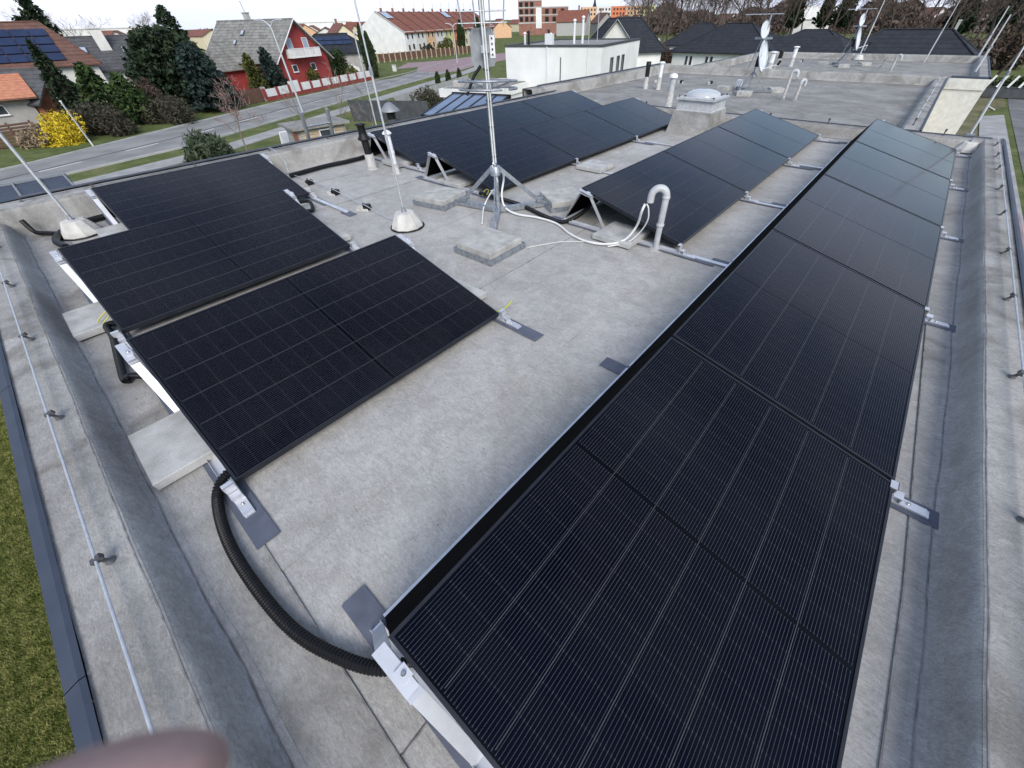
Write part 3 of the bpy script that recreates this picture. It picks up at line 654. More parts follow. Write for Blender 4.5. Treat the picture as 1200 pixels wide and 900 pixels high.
# ================================================================ antenna mast
MX, MY = -3.14, 3.06
ma = thing('antenna_mast', 'galvanised antenna mast on a tripod with grid aerial, box and ring antenna', 'antenna', (MX, MY, 0))
MB().tube([(0, 0, .02), (0, 0, 2.45)], .024, 14).build('pole', 'galv', ma)
plv = [('front', at(573, 281, .10)), ('left', at(516, 226, .10)), ('right', at(660, 228, .10))]
for nm, P in plv:
    dx, dy = P.x-MX, P.y-MY; a = math.atan2(dy, dx); l_ = math.hypot(dx, dy); u_ = Vector((math.cos(a), math.sin(a), 0)); r_in = min(.48, l_*.62)
    MB().bar(u_*.02+Vector((0, 0, .035)), u_*(l_-.20)+Vector((0, 0, .035)), .05, .05).build('base_arm', 'galv', ma)
    lg = MB().bar(u_*.03+Vector((0, 0, .45)), u_*r_in+Vector((0, 0, .07)), .042, .006, (-u_.y, u_.x, 0)); lg.build('leg', 'galv', ma)
    b = MB(); b.box((u_.x*r_in, u_.y*r_in, .075), (.07, .05, .05), a); b.build('foot_bracket', 'galv', ma)
    fr = MB(); c = u_*l_; s = .47
    rzz = {'front': 0.02, 'left': a, 'right': a}[nm]
    m3 = Matrix.Rotation(rzz, 3, 'Z')
    for (ox, oy, sx, sy) in ((0, -s/2, s, .006), (0, s/2, s, .006), (-s/2, 0, .006, s), (s/2, 0, .006, s)):
        p = c + m3 @ Vector((ox, oy, 0)); fr.box((p.x, p.y, .028), (sx, sy, .050), rzz)
    fr.box((c.x, c.y, .040), (s-.008, s-.008, .008), rzz)
    fr.build('ballast_tray', 'galv', ma)
    o = slab(MX+c.x, MY+c.y, {'front': 'weathered concrete slab in a metal tray nearest below the mast', 'left': 'weathered concrete slab stack left of the mast foot', 'right': 'weathered concrete slab right of the mast beside the black conduit'}[nm], .425, .046, .055, rzz, 'slab_old')
    if nm == 'front':
        pass
MB().lathe([(.055, .38), (.055, .46), (.03, .47)], (0, 0, 0), 12).build('collar', 'galv', ma)
# equipment box
bxm = MB(); vd = (Vector((MX, MY, 0))).normalized()   # faces the camera side roughly
az = math.atan2(MY, MX)
pr = [(-.085, -.12), (.09, -.12), (.105, -.09), (.105, .09), (.075, .13), (-.075, .13), (-.105, .09), (-.105, -.09)]
vs = []
for d_ in (-.045, .045):
    for (a_x, z_) in pr:
        vs.append((math.cos(az)*(.09+d_) + math.sin(az)*(a_x-.02), math.sin(az)*(.09+d_)-math.cos(az)*(a_x-.02), 1.36+z_))
bxm.add(vs, [tuple(range(8)), tuple(range(8, 16))[::-1]]+[(i, (i+1) % 8, 8+(i+1) % 8, 8+i) for i in range(8)])
eb = bxm.build('equipment_box', 'galv_dull', ma); fix_normals(eb)
ct_ = MB(); cpt = Vector((math.cos(az)*.043+math.sin(az)*.065, math.sin(az)*.043-math.cos(az)*.065, 1.37)); ct_.box(cpt, (.012, .045, .15), az); ct_.build('connector_strip', 'pvc_white', eb)
for k in range(4):
    MB().box(cpt+Vector((-math.cos(az)*.008, -math.sin(az)*.008, -.05+.035*k)), (.01, .012, .012), az).build('connector', 'black', eb)
MB().box((0, 0, 1.36), (.07, .07, .05), az).build('clamp', 'galv', ma)
# ring antenna: two loops joined by risers
rg = MB()
for zc, r_, tl in ((1.145, .262, .02), (1.09, .262, .015)):
    pts = [(r_*math.cos(t*2*PI/40), r_*math.sin(t*2*PI/40), zc+tl*math.cos(t*2*PI/40+1)) for t in range(41 if zc > 1.1 else 39)]
    rg.tube(pts, .0095, 6)
rg.tube([(-.26, 0, 1.15), (-.13, 0, 1.11), (0, 0, 1.10)], .008, 6); rg.tube([(.26, 0, 1.145), (.1, 0, 1.11), (0, 0, 1.10)], .008, 6)
rg.tube([(.2, -.17, 1.15), (.21, -.17, 1.09)], .008, 6)
rg.build('ring_antenna', 'galv', ma)
MB().box((0, 0, 1.10), (.08, .06, .06), .4).build('clamp', 'galv_dull', ma)
# grid aerial at the top
ga = MB(); c0 = Vector((0.02, -.02, 1.62)); ax1 = Vector((math.sin(az), -math.cos(az), 0))
for s_ in (-.17, -.06, .06, .17): ga.tube([c0+ax1*s_+Vector((0, 0, -.12)), c0+ax1*(s_*1.25)+Vector((0, 0, .30))], .006, 5)
for z_ in (-.10, -.03, .05, .12, .2, .28): ga.tube([c0+ax1*-.2+Vector((0, 0, z_)), c0+ax1*.2+Vector((0, 0, z_))], .005, 5)
ga.build('grid_aerial', 'alu_dull', ma)
ar = MB(); ar.tube([(0, 0, 1.72), Vector((0, 0, 1.78))-ax1*.24+vd*-.1], .011, 6); ar.box(Vector((0, 0, 1.78))-ax1*.24+vd*-.1, (.09, .07, .06), az)
ar.build('aerial_feed', 'black', ma)
cb = MB(); 
for s_ in (-.010, .012):
    e = Vector((-.75*math.cos(az), -.75*math.sin(az), 0))*.042
    cb.tube([e+ax1*s_+Vector((0, 0, z_)) for z_ in (1.9, 1.2, .7, .5)], .0065, 6)
cb.build('cable_run', 'white_cable', ma)
for z_ in (.55, .8, 1.0, 1.22, 1.5): MB().lathe([(.034, 0), (.034, .008)], (0, 0, z_), 12).build('cable_tie', 'black', ma)
bk = MB(); bk.tube([Vector((0, 0, 1.25))-ax1*.05, Vector((0, 0, 1.18))-ax1*.12, Vector((0, 0, 1.05))-ax1*.20-vd*.02], .014, 6); bk.build('box_cable', 'black', ma)

# ================================================================ cables and hoses on the deck
def cable(name, pts, r, m, label, cat='cable', seg=10, n=8, corr=0.0, step=.0025):
    P = spline(pts, seg)
    if corr:
        P = resample(P, step); rad = [r+corr*(1 if (i//2) % 2 else -1) for i in range(len(P))]; o_ = MB().tube(P, rad, 14, True, False).build(name, m)
    else: o_ = MB().tube(P, r, n).build(name, m)
    return tag(o_, label, cat)
def pz(px, py, z): p = at(px, py, z); return (p.x, p.y, z)
cable('corrugated_hose', [(-1.72, -.10, .05), (-1.74, -.215, .06), (-1.66, -.30, .03), (-1.36, -.345, .028), (-.95, -.325, .028), (-.70, -.255, .03), (-.52, -.15, .045), (-.45, .02, .06)], .020, 'black_rubber', 'black corrugated hose curving from left panel corner to the long row', 'hose', corr=.0022, step=.0034)
cable('corrugated_hose', [(-3.62, -.12, .05), pz(127, 380, .06), pz(133, 396, .05), pz(140, 425, .03), pz(147, 446, .03), pz(158, 440, .03), (-2.55, -.05, .05)], .019, 'black_rubber', 'short black hose loop between the left middle and frontmost panels', 'hose', corr=.0012)
cable('corrugated_hose', [pz(345, 238, .08), pz(362, 236, .06), pz(366, 246, .03), pz(356, 249, .03), (-4.6, 1.2, .04)], .018, 'black_rubber', 'black hose loop at the far end of the backmost left panel', 'hose', corr=.0012)
cable('conduit', [pz(562, 226, .07), pz(580, 231, .05), pz(610, 240, .03), pz(640, 254, .025), pz(660, 260, .025), pz(680, 251, .03), pz(692, 240, .08), (-2.13, 3.47, .22)], .020, 'black_rubber', 'thick black conduit joining the two panel rows beside the mast', 'conduit', corr=.001)
cable('conduit', [pz(340, 206, .035), pz(380, 195, .035), pz(420, 186, .035), (-6.62, 4.2, .035), (-6.6, 5.2, .035)], .028, 'black_rubber', 'black conduit lying along the foot of the rear parapet', 'conduit')
cable('conduit', [(-6.62, 1.0, .035), (-6.62, .45, .035), (-6.60, .05, .035), (-6.45, -.18, .035), (-6.15, -.28, .035), (-5.9, -.24, .03)], .030, 'black_rubber', 'black conduit curling round the corner at far left behind the cone', 'conduit')
cable('corner_conduit', [(-6.66, -.40, .16), (-6.60, -.38, .05), (-6.50, -.30, .035), (-6.38, -.22, .035)], .022, 'black_rubber', 'black conduit piece dropping from the corner of the left parapet', 'conduit')
# white cable bundle from mast to gooseneck
wb = [(MX+.01, MY-.05, .48), pz(583, 215, .3), pz(574, 228, .16), pz(567, 243, .04), pz(565, 262, .012)]
cable('white_cable', wb, .008, 'white_cable', 'white cable dropping from the mast to the front slab')
wb = [(MX+.02, MY-.04, .5), pz(590, 205, .34), pz(588, 228, .16), pz(592, 243, .05), pz(606, 251, .02), pz(630, 255, .016), pz(652, 262, .016), pz(668, 274, .016), pz(688, 283, .02), pz(712, 286, .03), pz(732, 281, .07), pz(746, 265, .2), pz(752, 248, .36), pz(756, 239, .42)]
cable('white_cable', wb, .011, 'white_cable', 'thick white cable bundle looping from mast to the gooseneck pipe')
wb = [pz(712, 289, .012), pz(735, 284, .05), pz(750, 272, .15), pz(759, 258, .28), pz(760, 245, .38), pz(758, 239, .42)]
cable('white_cable', wb, .006, 'white_cable', 'thinner white cable hanging from the mouth of the gooseneck')
cable('thin_wire', [pz(618, 290, .006), pz(640, 286, .006), pz(662, 283, .006), pz(700, 284, .006)], .003, 'white_cable', 'thin wire lying on the deck right of the front slab')
# yellow-green earth wires
def loop(px, py, z, r, label, a0=-.5, a1=4.2):
    c = at(px, py, z); pts = [(c.x+r*math.cos(a)*.9, c.y+r*math.sin(a)*.9, c.z+.03*math.sin(a)) for a in [a0+(a1-a0)*k/10 for k in range(11)]]
    return cable('earth_wire', pts, .004, 'yellow_wire', label, 'wire', seg=3, n=6)
loop(122, 372, .10, .06, 'yellow earth wire looped beside the slab at the middle left panel')
cable('earth_wire', [pz(580, 366, .06), pz(590, 362, .08), pz(597, 356, .08), pz(600, 352, .10)], .006, 'yellow_wire', 'yellow earth wire sticking out at the frontmost left panel corner', 'wire', n=6)
loop(691, 226, .28, .05, 'yellow earth wire curled at the corner of the gooseneck row')
loop(569, 226, .08, .04, 'small yellow earth wire loop at the panel behind the mast')

# ================================================================ pipes and vents
def lathe_thing(name, label, cat, loc, parts, lean=None):
    r_ = thing(name, label, cat, loc)
    for nm, m, prof in parts: MB().lathe(prof, (0, 0, 0), 18).build(nm, m, r_)
    return r_
P = at(768, 291, 0)
gn = thing('gooseneck_pipe', 'grey plastic gooseneck pipe with white cables in its mouth', 'pipe', (P.x, P.y, 0))
MB().lathe([(.09, 0), (.06, .006), (.04, .012)], (0, 0, 0), 18).build('flashing', 'deck', gn)
MB().tube([(0, 0, 0), (0, 0, .20)], .026, 14).build('lower_pipe', 'pvc_grey', gn)
MB().tube([(0, 0, .20), (0, 0, .44)], .028, 14).build('riser', 'pvc_grey', gn)
dirn = Vector((-.86, -.50, 0))
pts = [Vector((0, 0, .43))]+[Vector((0, 0, .45))+dirn*(.062-.062*math.cos(a))+Vector((0, 0, .062*math.sin(a))) for a in [k*PI/12 for k in range(13)]]+[dirn*.124+Vector((0, 0, .40))]
MB().tube(pts, .030, 14).build('elbow', 'pvc_grey', gn)
for z_ in (.43, .20): MB().lathe([(.030, 0), (.0335, .004), (.0335, .022), (.03, .026)], (0, 0, z_), 18).build('socket', 'pvc_grey', gn)
P = at(465, 203, 0)
lathe_thing('vent_pipe', 'white plastic vent pipe with rain cap beside the black flue', 'pipe', (P.x, P.y, 0), [
    ('base_sleeve', 'pvc_weathered', [(.075, 0), (.05, .01), (.046, .12), (.044, .125)]), ('pipe', 'pvc_white', [(.037, .10), (.037, .47), (.036, .475)]),
    ('socket', 'pvc_white', [(.041, .24), (.042, .25), (.042, .27), (.04, .275)]), ('rain_cap', 'pvc_white', [(.062, .475), (.062, .485), (.040, .505), (.014, .52)])])
P = at(437, 198, 0)
lathe_thing('flue_pipe', 'black flue pipe with flared cowl at the rear parapet', 'pipe', (P.x, P.y, 0), [
    ('base_sleeve', 'pvc_weathered', [(.085, 0), (.065, .01), (.062, .19), (.058, .195)]), ('pipe', 'black', [(.050, .19), (.050, .36)]),
    ('cowl', 'black', [(.052, .355), (.088, .375), (.086, .385), (.060, .42), (.055, .45)]), ('cap', 'black', [(.050, .45), (.050, .53), (.068, .54), (.068, .555), (.03, .56)])])
P = at(782, 130, 0)
lathe_thing('vent_pipe', 'white vent pipe with cap just behind the skylight', 'pipe', (P.x, P.y, 0), [
    ('base_sleeve', 'pvc_weathered', [(.10, 0), (.072, .015), (.070, .32), (.068, .325)]), ('pipe', 'pvc_grey', [(.062, .32), (.062, .58)]),
    ('rain_cap', 'pvc_white', [(.090, .575), (.090, .61), (.06, .64), (.02, .65)])])
def small_pipe(px, py, ptop, label, m='pvc_white', r=.04, cap=True, sleeve='pvc_weathered', frac=.45):
    P = at(px, py, 0); d = ray(*ptop); t = math.hypot(P.x, P.y)/math.hypot(d.x, d.y); h = CAMZ+d.z*t
    parts = [('base_sleeve', sleeve, [(r*1.3, 0), (r*1.08, .01), (r*1.05, h*frac)]), ('pipe', m, [(r, h*frac), (r, h*.96)])]
    if cap: parts.append(('rain_cap', m, [(r*1.5, h*.94), (r*1.5, h*.98), (r*.7, h)]))
    else: parts.append(('rain_cap', m, [(r*1.15, h*.86), (r*1.15, h*.99), (r*.6, h)]))
    return lathe_thing('vent_pipe', label, 'pipe', (P.x, P.y, 0), parts)
small_pipe(756, 104, (761, 72), 'black topped vent pipe on the neighbouring roof near its left edge', 'black', .06, False)
small_pipe(771, 105, (776, 72), 'white capped vent pipe beside the black one on the neighbouring roof', 'pvc_white', .055)
small_pipe(900, 84, (904, 60), 'white capped vent pipe behind the big satellite dish', 'pvc_white', .085)
small_pipe(911, 77, (916, 58), 'black vent pipe right of the big satellite dish', 'black', .075, False)
small_pipe(926, 78, (934, 54), 'white vent pipe at the left of the farthest roof', 'pvc_white', .07)
def gooseneck(px, py, h, r, label, dirn):
    P = at(px, py, 0); g_ = thing('gooseneck_pipe', label, 'pipe', (P.x, P.y, 0)); dv = Vector((*dirn, 0)).normalized()
    MB().tube([(0, 0, 0), (0, 0, h-.1)], r, 12).build('riser', 'pvc_weathered', g_)
    q_ = [Vector((0, 0, h-.11))]+[Vector((0, 0, h-.1))+dv*(.065-.065*math.cos(a))+Vector((0, 0, .065*math.sin(a))) for a in [k*PI/10 for k in range(11)]]+[dv*.13+Vector((0, 0, h-.15))]
    MB().tube(q_, r*1.12, 12).build('elbow', 'pvc_grey', g_)
    MB().lathe([(r*2.5, 0), (r*1.5, .01), (r*1.2, .04)], (0, 0, 0), 14).build('flashing', 'deck_old', g_)
gooseneck(917, 117, .58, .034, 'left and taller of two goosenecks on the neighbouring roof', (1, .3))
gooseneck(931, 118, .42, .032, 'right and shorter of two goosenecks on the neighbouring roof', (.6, 1))
gooseneck(1043, 84, .46, .030, 'thin gooseneck pipe on the farthest roof', (.8, -.2))
cable('thin_wire', [pz(1042, 66, .45), pz(1036, 72, .3), pz(1032, 78, .12), pz(1028, 82, .02)], .012, 'pvc_weathered', 'pale hose hanging from the gooseneck on the farthest roof')

# skylight
sk = thing('skylight', 'square roof skylight on tapered grey upstand with clear dome', 'skylight', (-3.05, 8.17, 0))
vs = [(x*s_, y*s_, z_) for s_, z_ in ((.40, 0), (.375, .10), (.33, .34)) for x, y in ((-1, -1), (1, -1), (1, 1), (-1, 1))]
MB().add(vs, [(k+i, k+(i+1) % 4, k+4+(i+1) % 4, k+4+i) for k in (0, 4) for i in range(4)]).build('upstand', 'deck_edge', sk)
vs = [(x*s_, y*s_, z_) for s_, z_ in ((.335, .33), (.31, .35), (.30, .48), (.34, .485), (.34, .515), (.27, .525)) for x, y in ((-1, -1), (1, -1), (1, 1), (-1, 1))]
MB().add(vs, [(k+i, k+(i+1) % 4, k+4+(i+1) % 4, k+4+i) for k in range(0, 20, 4) for i in range(4)]).build('kerb_frame', 'pvc_grey', sk)
dm, n_, b2 = node_mat('dome_plastic'); b2.inputs['Base Color'].default_value = (.75, .79, .82, 1); b2.inputs['Roughness'].default_value = .08; b2.inputs['Transmission Weight'].default_value = .45; b2.inputs['IOR'].default_value = 1.4
MB().lathe([(.29, .518), (.285, .54), (.25, .575), (.18, .60), (.08, .612), (.01, .614)], (0, 0, 0), 28).build('dome', 'dome_plastic', sk)
for sx in (-1, 1):
    for sy in (-1, 1): MB().lathe([(.014, .515), (.014, .535), (.006, .54)], (sx*.30, sy*.30, 0), 8).build('screw_cap', 'black', sk)

# ================================================================ lightning protection
def cone_base(x, y, label, r=.165, h=.15, m='cone_concrete'):
    b = MB(); prof = [(r, 0), (r*1.0, .02), (r*.93, .05), (r*.62, h*.93), (r*.55, h), (.02, h+.004)]
    b.lathe(prof, (0, 0, 0), 10, False); c_ = thing('rod_stand', label, 'rod stand', (x, y, 0))
    b.build('concrete_block', m, c_); MB().lathe([(r+.012, .004), (r+.012, .014), (r-.02, .016)], (0, 0, 0), 20).build('rubber_ring', 'black', c_)
    MB().lathe([(.028, h), (.028, h+.012), (.016, h+.02), (.016, h+.05)], (0, 0, 0), 10).build('socket', 'galv_dull', c_); return c_
def rod(p0, p1, r, label, m='wire', name='lightning_rod'):
    p0 = Vector(p0); p1 = Vector(p1); t_ = thing(name, label, 'rod', p0)
    k = p0+(p1-p0)*.45
    MB().tube([(0, 0, 0), k-p0], r*1.25, 8).build('lower_tube', m, t_); MB().tube([k-p0, p1-p0], [r*.9, r*.6], 8).build('tip', m, t_)
    MB().lathe([(r*1.9, -.02), (r*1.9, .03)], k-p0, 8).build('joint', 'galv_dull', t_); return t_
c1 = at(470, 270, 0); c1 = Vector((c1.x-.02, c1.y+.10, 0))
cone_base(c1.x, c1.y, 'pale concrete cone holding the rod left of the antenna mast')
rod((c1.x, c1.y, .15), (c1.x+.03, c1.y+.05, 2.6), .008, 'tall thin lightning rod standing in the cone left of the mast')
c2 = at(86, 280, 0); c2 = Vector((c2.x-.06, c2.y+.1, 0))
cone_base(c2.x, c2.y, 'pale concrete cone in the rear left corner holding a rod', .17)
rod((c2.x, c2.y, .15), (c2.x-.02, c2.y+.04, 1.9), .011, 'grey lightning rod leaning over the far left corner of the roof')
c3 = at(1130, 178, 0); cone_base(c3.x, c3.y-.02, 'rounded concrete rod base at the far right corner of the roof', .15, .13)
rod((.70, 9.22, .15), (.62, 9.30, 1.75), .012, 'lightning rod rising from the dividing parapet at right')
MB().box((.70, 9.22, .165), (.10, .08, .05)).build('rod_clamp', 'galv_dull').update_tag()
tag(bpy.data.objects['rod_clamp'], 'small metal clamp on the dividing parapet at the right rod foot', 'clamp')
bpy.data.objects['rod_clamp'].parent = None
c4 = at(818, 79, 0); cone_base(c4.x, c4.y-1.9, 'beige concrete rod base on the neighbouring roof at the left', .20, .16)
c5 = at(1013, 67, 0); cone_base(c5.x, c5.y-1.7, 'concrete rod base on the farthest roof right of its dish', .20, .17)
rod((c5.x, c5.y-1.7, .15), (c5.x+.02, c5.y-1.65, 2.4), .018, 'lightning rod on the farthest roof right of its dish')
rod((-.80, 24.6, .0), (-.72, 24.6, 2.0), .016, 'lightning rod at the far edge of the farthest roof')
p_ = at(1143, 84, .2); rod((p_.x, p_.y, .2), (p_.x, p_.y, 1.35), .022, 'nearer of two rods at the right edge of the farthest roof')
p_ = at(1147, 64, .2); rod((p_.x, 24.9, .2), (p_.x, 24.9, 1.5), .024, 'farther of two rods at the right edge of the farthest roof')
# conductor wires on plastic holders
HOLD = MB(); HOLD.lathe([(.020, 0), (.018, .006), (.010, .02), (.007, .05), (.008, .066), (.012, .075)], (0, 0, 0), 12)
HOLD.box((0, 0, .083), (.024, .034, .036)); HOLDM = HOLD.mesh('wire_holder', 'holder')
ORD = ['first', 'second', 'third', 'fourth', 'fifth', 'sixth', 'seventh', 'eighth', 'ninth', 'tenth', 'eleventh', 'twelfth', 'thirteenth', 'fourteenth']
def holders(pts, zt, label, group, lean=(0, 0), s=1.0, frm='counted from the near end'):
    for i, (x, y) in enumerate(pts):
        h_ = thing('wire_holder', '%s %s, %s' % (ORD[i], label, frm), 'wire holder', (x, y, zt), random.uniform(-.3, .3), group)
        o_ = obj('stem', HOLDM, h_); o_.scale = (1, 1, s); o_.rotation_euler = (lean[0]+random.uniform(-.06, .06), lean[1]+random.uniform(-.06, .06), 0)
def wire(pts, r, label, name='conductor_wire', m='wire'):
    return cable(name, pts, r, m, label, 'wire', 6, 8)
lh = [(x, -.622) for x in (-5.9, -4.78, -3.70, -2.66, -1.56, -.52)]
holders(lh, .154, 'plastic wire holder on the left parapet', 'wire holders on the left parapet', (0.3, 0), .5, 'counted from the far left corner')
wire([(-7.0, -.64, .20)]+[(x, y-.016, .197) for x, y in lh]+[(.9, -.64, .20)], .0048, 'bare aluminium conductor wire along the left parapet')
rh = [(.975, y) for y in (.7, 1.66, 2.68, 3.64, 4.5, 5.5, 6.4, 7.3, 8.0, 8.7)]
holders(rh, .157, 'plastic wire holder on the right parapet', 'wire holders on the right parapet', (0, .35), .5)
wire([(.99, -.5, .20)]+[(x+.018, y, .199) for x, y in rh]+[(.99, 9.2, .19)], .0048, 'bare aluminium conductor wire along the right parapet')
bh = [(-6.98, y) for y in (-.3, .30, 1.35, 2.3, 3.2, 4.4, 5.6, 6.8, 8.0)]
holders(bh, .255, 'plastic wire holder on the rear parapet', 'wire holders on the rear parapet', s=.45)
wire([(x, y, .295) for x, y in bh]+[(-7.0, 9.1, .29)], .012, 'dark conductor wire running along the rear parapet', m='coping_dark')
fh = [(x, 9.14) for x in (-4.6, -3.6, -2.1, -1.15, -.2, .4)]
holders(fh, .15, 'plastic wire holder on the dividing parapet', 'wire holders on the dividing parapet', s=.8, frm='counted from the left')
wire([(x, 9.14, .165) for x, y in fh]+[(.95, 9.16, .17)], .008, 'dark conductor wire along the dividing parapet', m='coping_dark')
nh = [(-.02, y) for y in (9.7, 10.6, 11.6, 12.7, 13.9, 15.1, 16.3)]
holders(nh, .16, 'small holder on the neighbour roof front parapet', 'wire holders on the neighbouring front parapet')
wire([(x, y, .245) for x, y in nh], .010, 'pale conductor wire along the front parapet of the neighbouring roof')
nh = [(-8.0, y) for y in (9.6, 11, 12.4, 13.8, 15.2, 16.6)]
holders(nh, .245, 'small holder on the neighbour roof rear parapet', 'wire holders on the neighbouring rear parapet', s=.45)
wire([(x, y, .285) for x, y in nh], .014, 'dark conductor wire along the rear parapet of the neighbouring roof', m='coping_dark')
# roof wire on ballast blocks
blk = [at(362, 216, 0), at(391, 228, 0), at(427, 246, 0)]
for i, p in enumerate(blk):
    t_ = thing('wire_block', '%s small wire block between rear parapet and rod cone' % ['first', 'middle', 'third'][i] + (', nearest the cone' if i == 2 else ', nearest the rear parapet' if i == 0 else ''), 'wire block', (p.x, p.y, 0), .3*i, 'small wire blocks')
    vs = [(sx*(.075 if z == 0 else .05), sy*(.05 if z == 0 else .035), z) for z in (0, .05) for sx, sy in ((-1, -1), (1, -1), (1, 1), (-1, 1))]
    MB().add(vs, [(4, 5, 6, 7)]+[(k, (k+1) % 4, 4+(k+1) % 4, 4+k) for k in range(4)]).build('concrete_core', 'pvc_weathered', t_)
    MB().box((.045, 0, .03), (.06, .085, .055)).build('plastic_shell', 'black', t_); MB().box((.01, 0, .062), (.02, .02, .02)).build('clip', 'black', t_)
wire([(-6.98, 2.30, .295), (-6.86, 2.32, .28), (-6.66, 2.33, .16), (-6.58, 2.30, .03), *[(p.x, p.y, .066) for p in blk], (c1.x-.22, c1.y-.02, .03), (c1.x-.06, c1.y, .17)], .0045, 'pale wire from the rear parapet over blocks to the rod cone')
# white bracket plate at the rear parapet
wp = thing('white_plate', 'white plastic plate standing at the rear parapet edge', 'plate', (-7.12, 2.62, .2))
MB().box((0, 0, .13), (.02, .13, .20), .3, .25).build('panel', 'pvc_white', wp); MB().tube([(0, 0, -.1), (0, 0, .08)], .012, 6).build('stem', 'galv_dull', wp)
# ladder leaning on the rear edge
ld = thing('ladder', 'top of an aluminium ladder leaning against the rear roof edge', 'ladder', (-7.75, 3.3, GZ))
for s_ in (-.21, .21): MB().bar((-1.25, s_, 0), (.42, s_, 6.78), .03, .075, (1, 0, 0)).build('rail', 'alu_dull', ld)
for k in range(24):
    t_ = .02+k*.0414; MB().tube([(-1.25+1.67*t_, -.2, 6.78*t_), (-1.25+1.67*t_, .2, 6.78*t_)], .015, 8).build('rung', 'alu_dull', ld)

# ================================================================ satellite dishes on the other roofs
def dish_mast(px, py, s, label, plabels):
    P = at(px, py, 0); t_ = thing('satellite_dish', label, 'dish', (P.x, P.y, 0), 0)
    MB().tube([(0, 0, .02), (.02, 0, 1.85*s)], .026*s, 10).build('pole', 'galv', t_)
    for k, a in enumerate((-1.9, .2, 2.4)):
        u_ = Vector((math.cos(a), math.sin(a), 0))
        MB().bar(u_*.02+Vector((0, 0, .52*s)), u_*.5*s+Vector((0, 0, .05)), .045*s, .03*s).build('leg', 'galv_dull', t_)
        MB().bar(u_*.02+Vector((0, 0, .04)), u_*.75*s+Vector((0, 0, .04)), .05, .05).build('base_arm', 'galv_dull', t_)
    def dishm(c, r, nrm, m, nm, ecc=1.0):
        nrm = Vector(nrm).normalized(); u_ = nrm.cross(Vector((0, 0, 1))).normalized(); v_ = u_.cross(nrm); b = MB(); vs = []
        for i in range(6):
            rr = r*i/5; 
            for j in range(24):
                a = j*2*PI/24; vs.append(Vector(c)+u_*rr*math.cos(a)*ecc+v_*rr*math.sin(a)+nrm*(.16*r*(i/5)**2))
        fs = [(i*24+j, i*24+(j+1) % 24, (i+1)*24+(j+1) % 24, (i+1)*24+j) for i in range(5) for j in range(24)]
        b.add(vs, fs, True); rim = [Vector(c)+u_*r*math.cos(j*2*PI/24)*ecc+v_*r*math.sin(j*2*PI/24)+nrm*.16*r for j in range(25)]
        d_ = b.build(nm, m, t_); so_ = d_.modifiers.new('th', 'SOLIDIFY'); so_.thickness = .012
        MB().tube(rim, .012*s, 6).build('rim', 'alu_dull', d_)
        return u_, v_, nrm
    n0 = Vector((.93, -.04, .26))
    dishm((.10*s, -.02, .90*s), .40*s, n0, 'dish_face', 'reflector', .92)
    dishm((-.02*s, -.10, 1.52*s), .21*s, (.85, -.32, .15), 'dish_face', 'small_reflector', .9)
    MB().tube([(.10*s, 0, .55*s), (.62*s, .06, .72*s)], .014*s, 6).build('feed_arm', 'pvc_white', t_)
    lnb = MB(); lnb.box((.66*s, .07, .76*s), (.07*s, .06*s, .12*s), 0, .4); lnb.build('receiver', 'black', t_)
    MB().tube([(.60*s, .06, .70*s), (.56*s, .06, .52*s), (.50*s, .05, .62*s)], .008*s, 6).build('cable', 'white_cable', t_)
    MB().box((.04*s, 0, .78*s), (.10*s, .08*s, .26*s)).build('mount', 'black', t_)
    MB().box((0, 0, 1.33*s), (.50*s, .05*s, .05*s), .15).build('cross_bar', 'galv', t_)
    MB().tube([(-.30*s, -.1, .04), (-.02, -.03, 1.32*s)], .012*s, 6).build('brace', 'galv', t_)
    y_ = MB(); y_.tube([(-.7*s, -.1, 1.86*s), (.35*s, .1, 1.86*s)], .010*s, 6)
    for k in range(9): xx = -.68*s+k*.12*s; y_.tube([(xx, -.12*s-.1, 1.87*s), (xx, .12*s+.02, 1.87*s)], .006*s, 5)
    y_.build('yagi_aerial', 'alu_dull', t_)
    for (dx, dy), lb in zip(((.75, .45), (-.85, .2), (.15, -.80)), plabels):
        tr = slab(P.x+dx*s, P.y+dy*s, lb, .42*s, 0.0, .09, math.atan2(dy, dx), 'slab_old')
    return t_
mat('dish_face', (.52, .55, .58), (.62, .65, .68), 6, .55)
dish_mast(876, 108, .80, 'large grey satellite dish on tripod on the neighbouring roof', ['dark slab right of the big dish tripod', 'dark slab left of the big dish tripod', 'nearest dark slab in front of the big dish tripod'])
dish_mast(988, 77, .82, 'farther satellite dish on tripod on the farthest roof', ['slab right of the farther dish', 'slab left of the farther dish', 'slab in front of the farther dish'])
P = at(869, 103, 0); o = MB().bevbox((0, 0, .09), (.13, .13, .18), .01).build('junction_box', 'pvc_white', None, (P.x-.1, P.y, 0)); tag(o, 'small white box beside the big dish tripod', 'box')
for i, (a_x, a_y) in enumerate(((797, 98), (770, 97), (831, 99), (938, 73))):
    P = at(a_x, a_y, 0); t_ = thing('wire_block', ['small dark wire block right of the white vent on the neighbouring roof', 'small dark wire block left of the white vent on the neighbouring roof', 'small dark wire block left of the big dish', 'small dark wire block on the farthest roof left of its dish'][i], 'wire block', (P.x, P.y, 0), .4*i, 'small wire blocks')
    MB().bevbox((0, 0, .035), (.16, .10, .07), .015).build('block', 'pvc_weathered', t_); MB().box((.04, 0, .05), (.07, .11, .07)).build('shell', 'black', t_)


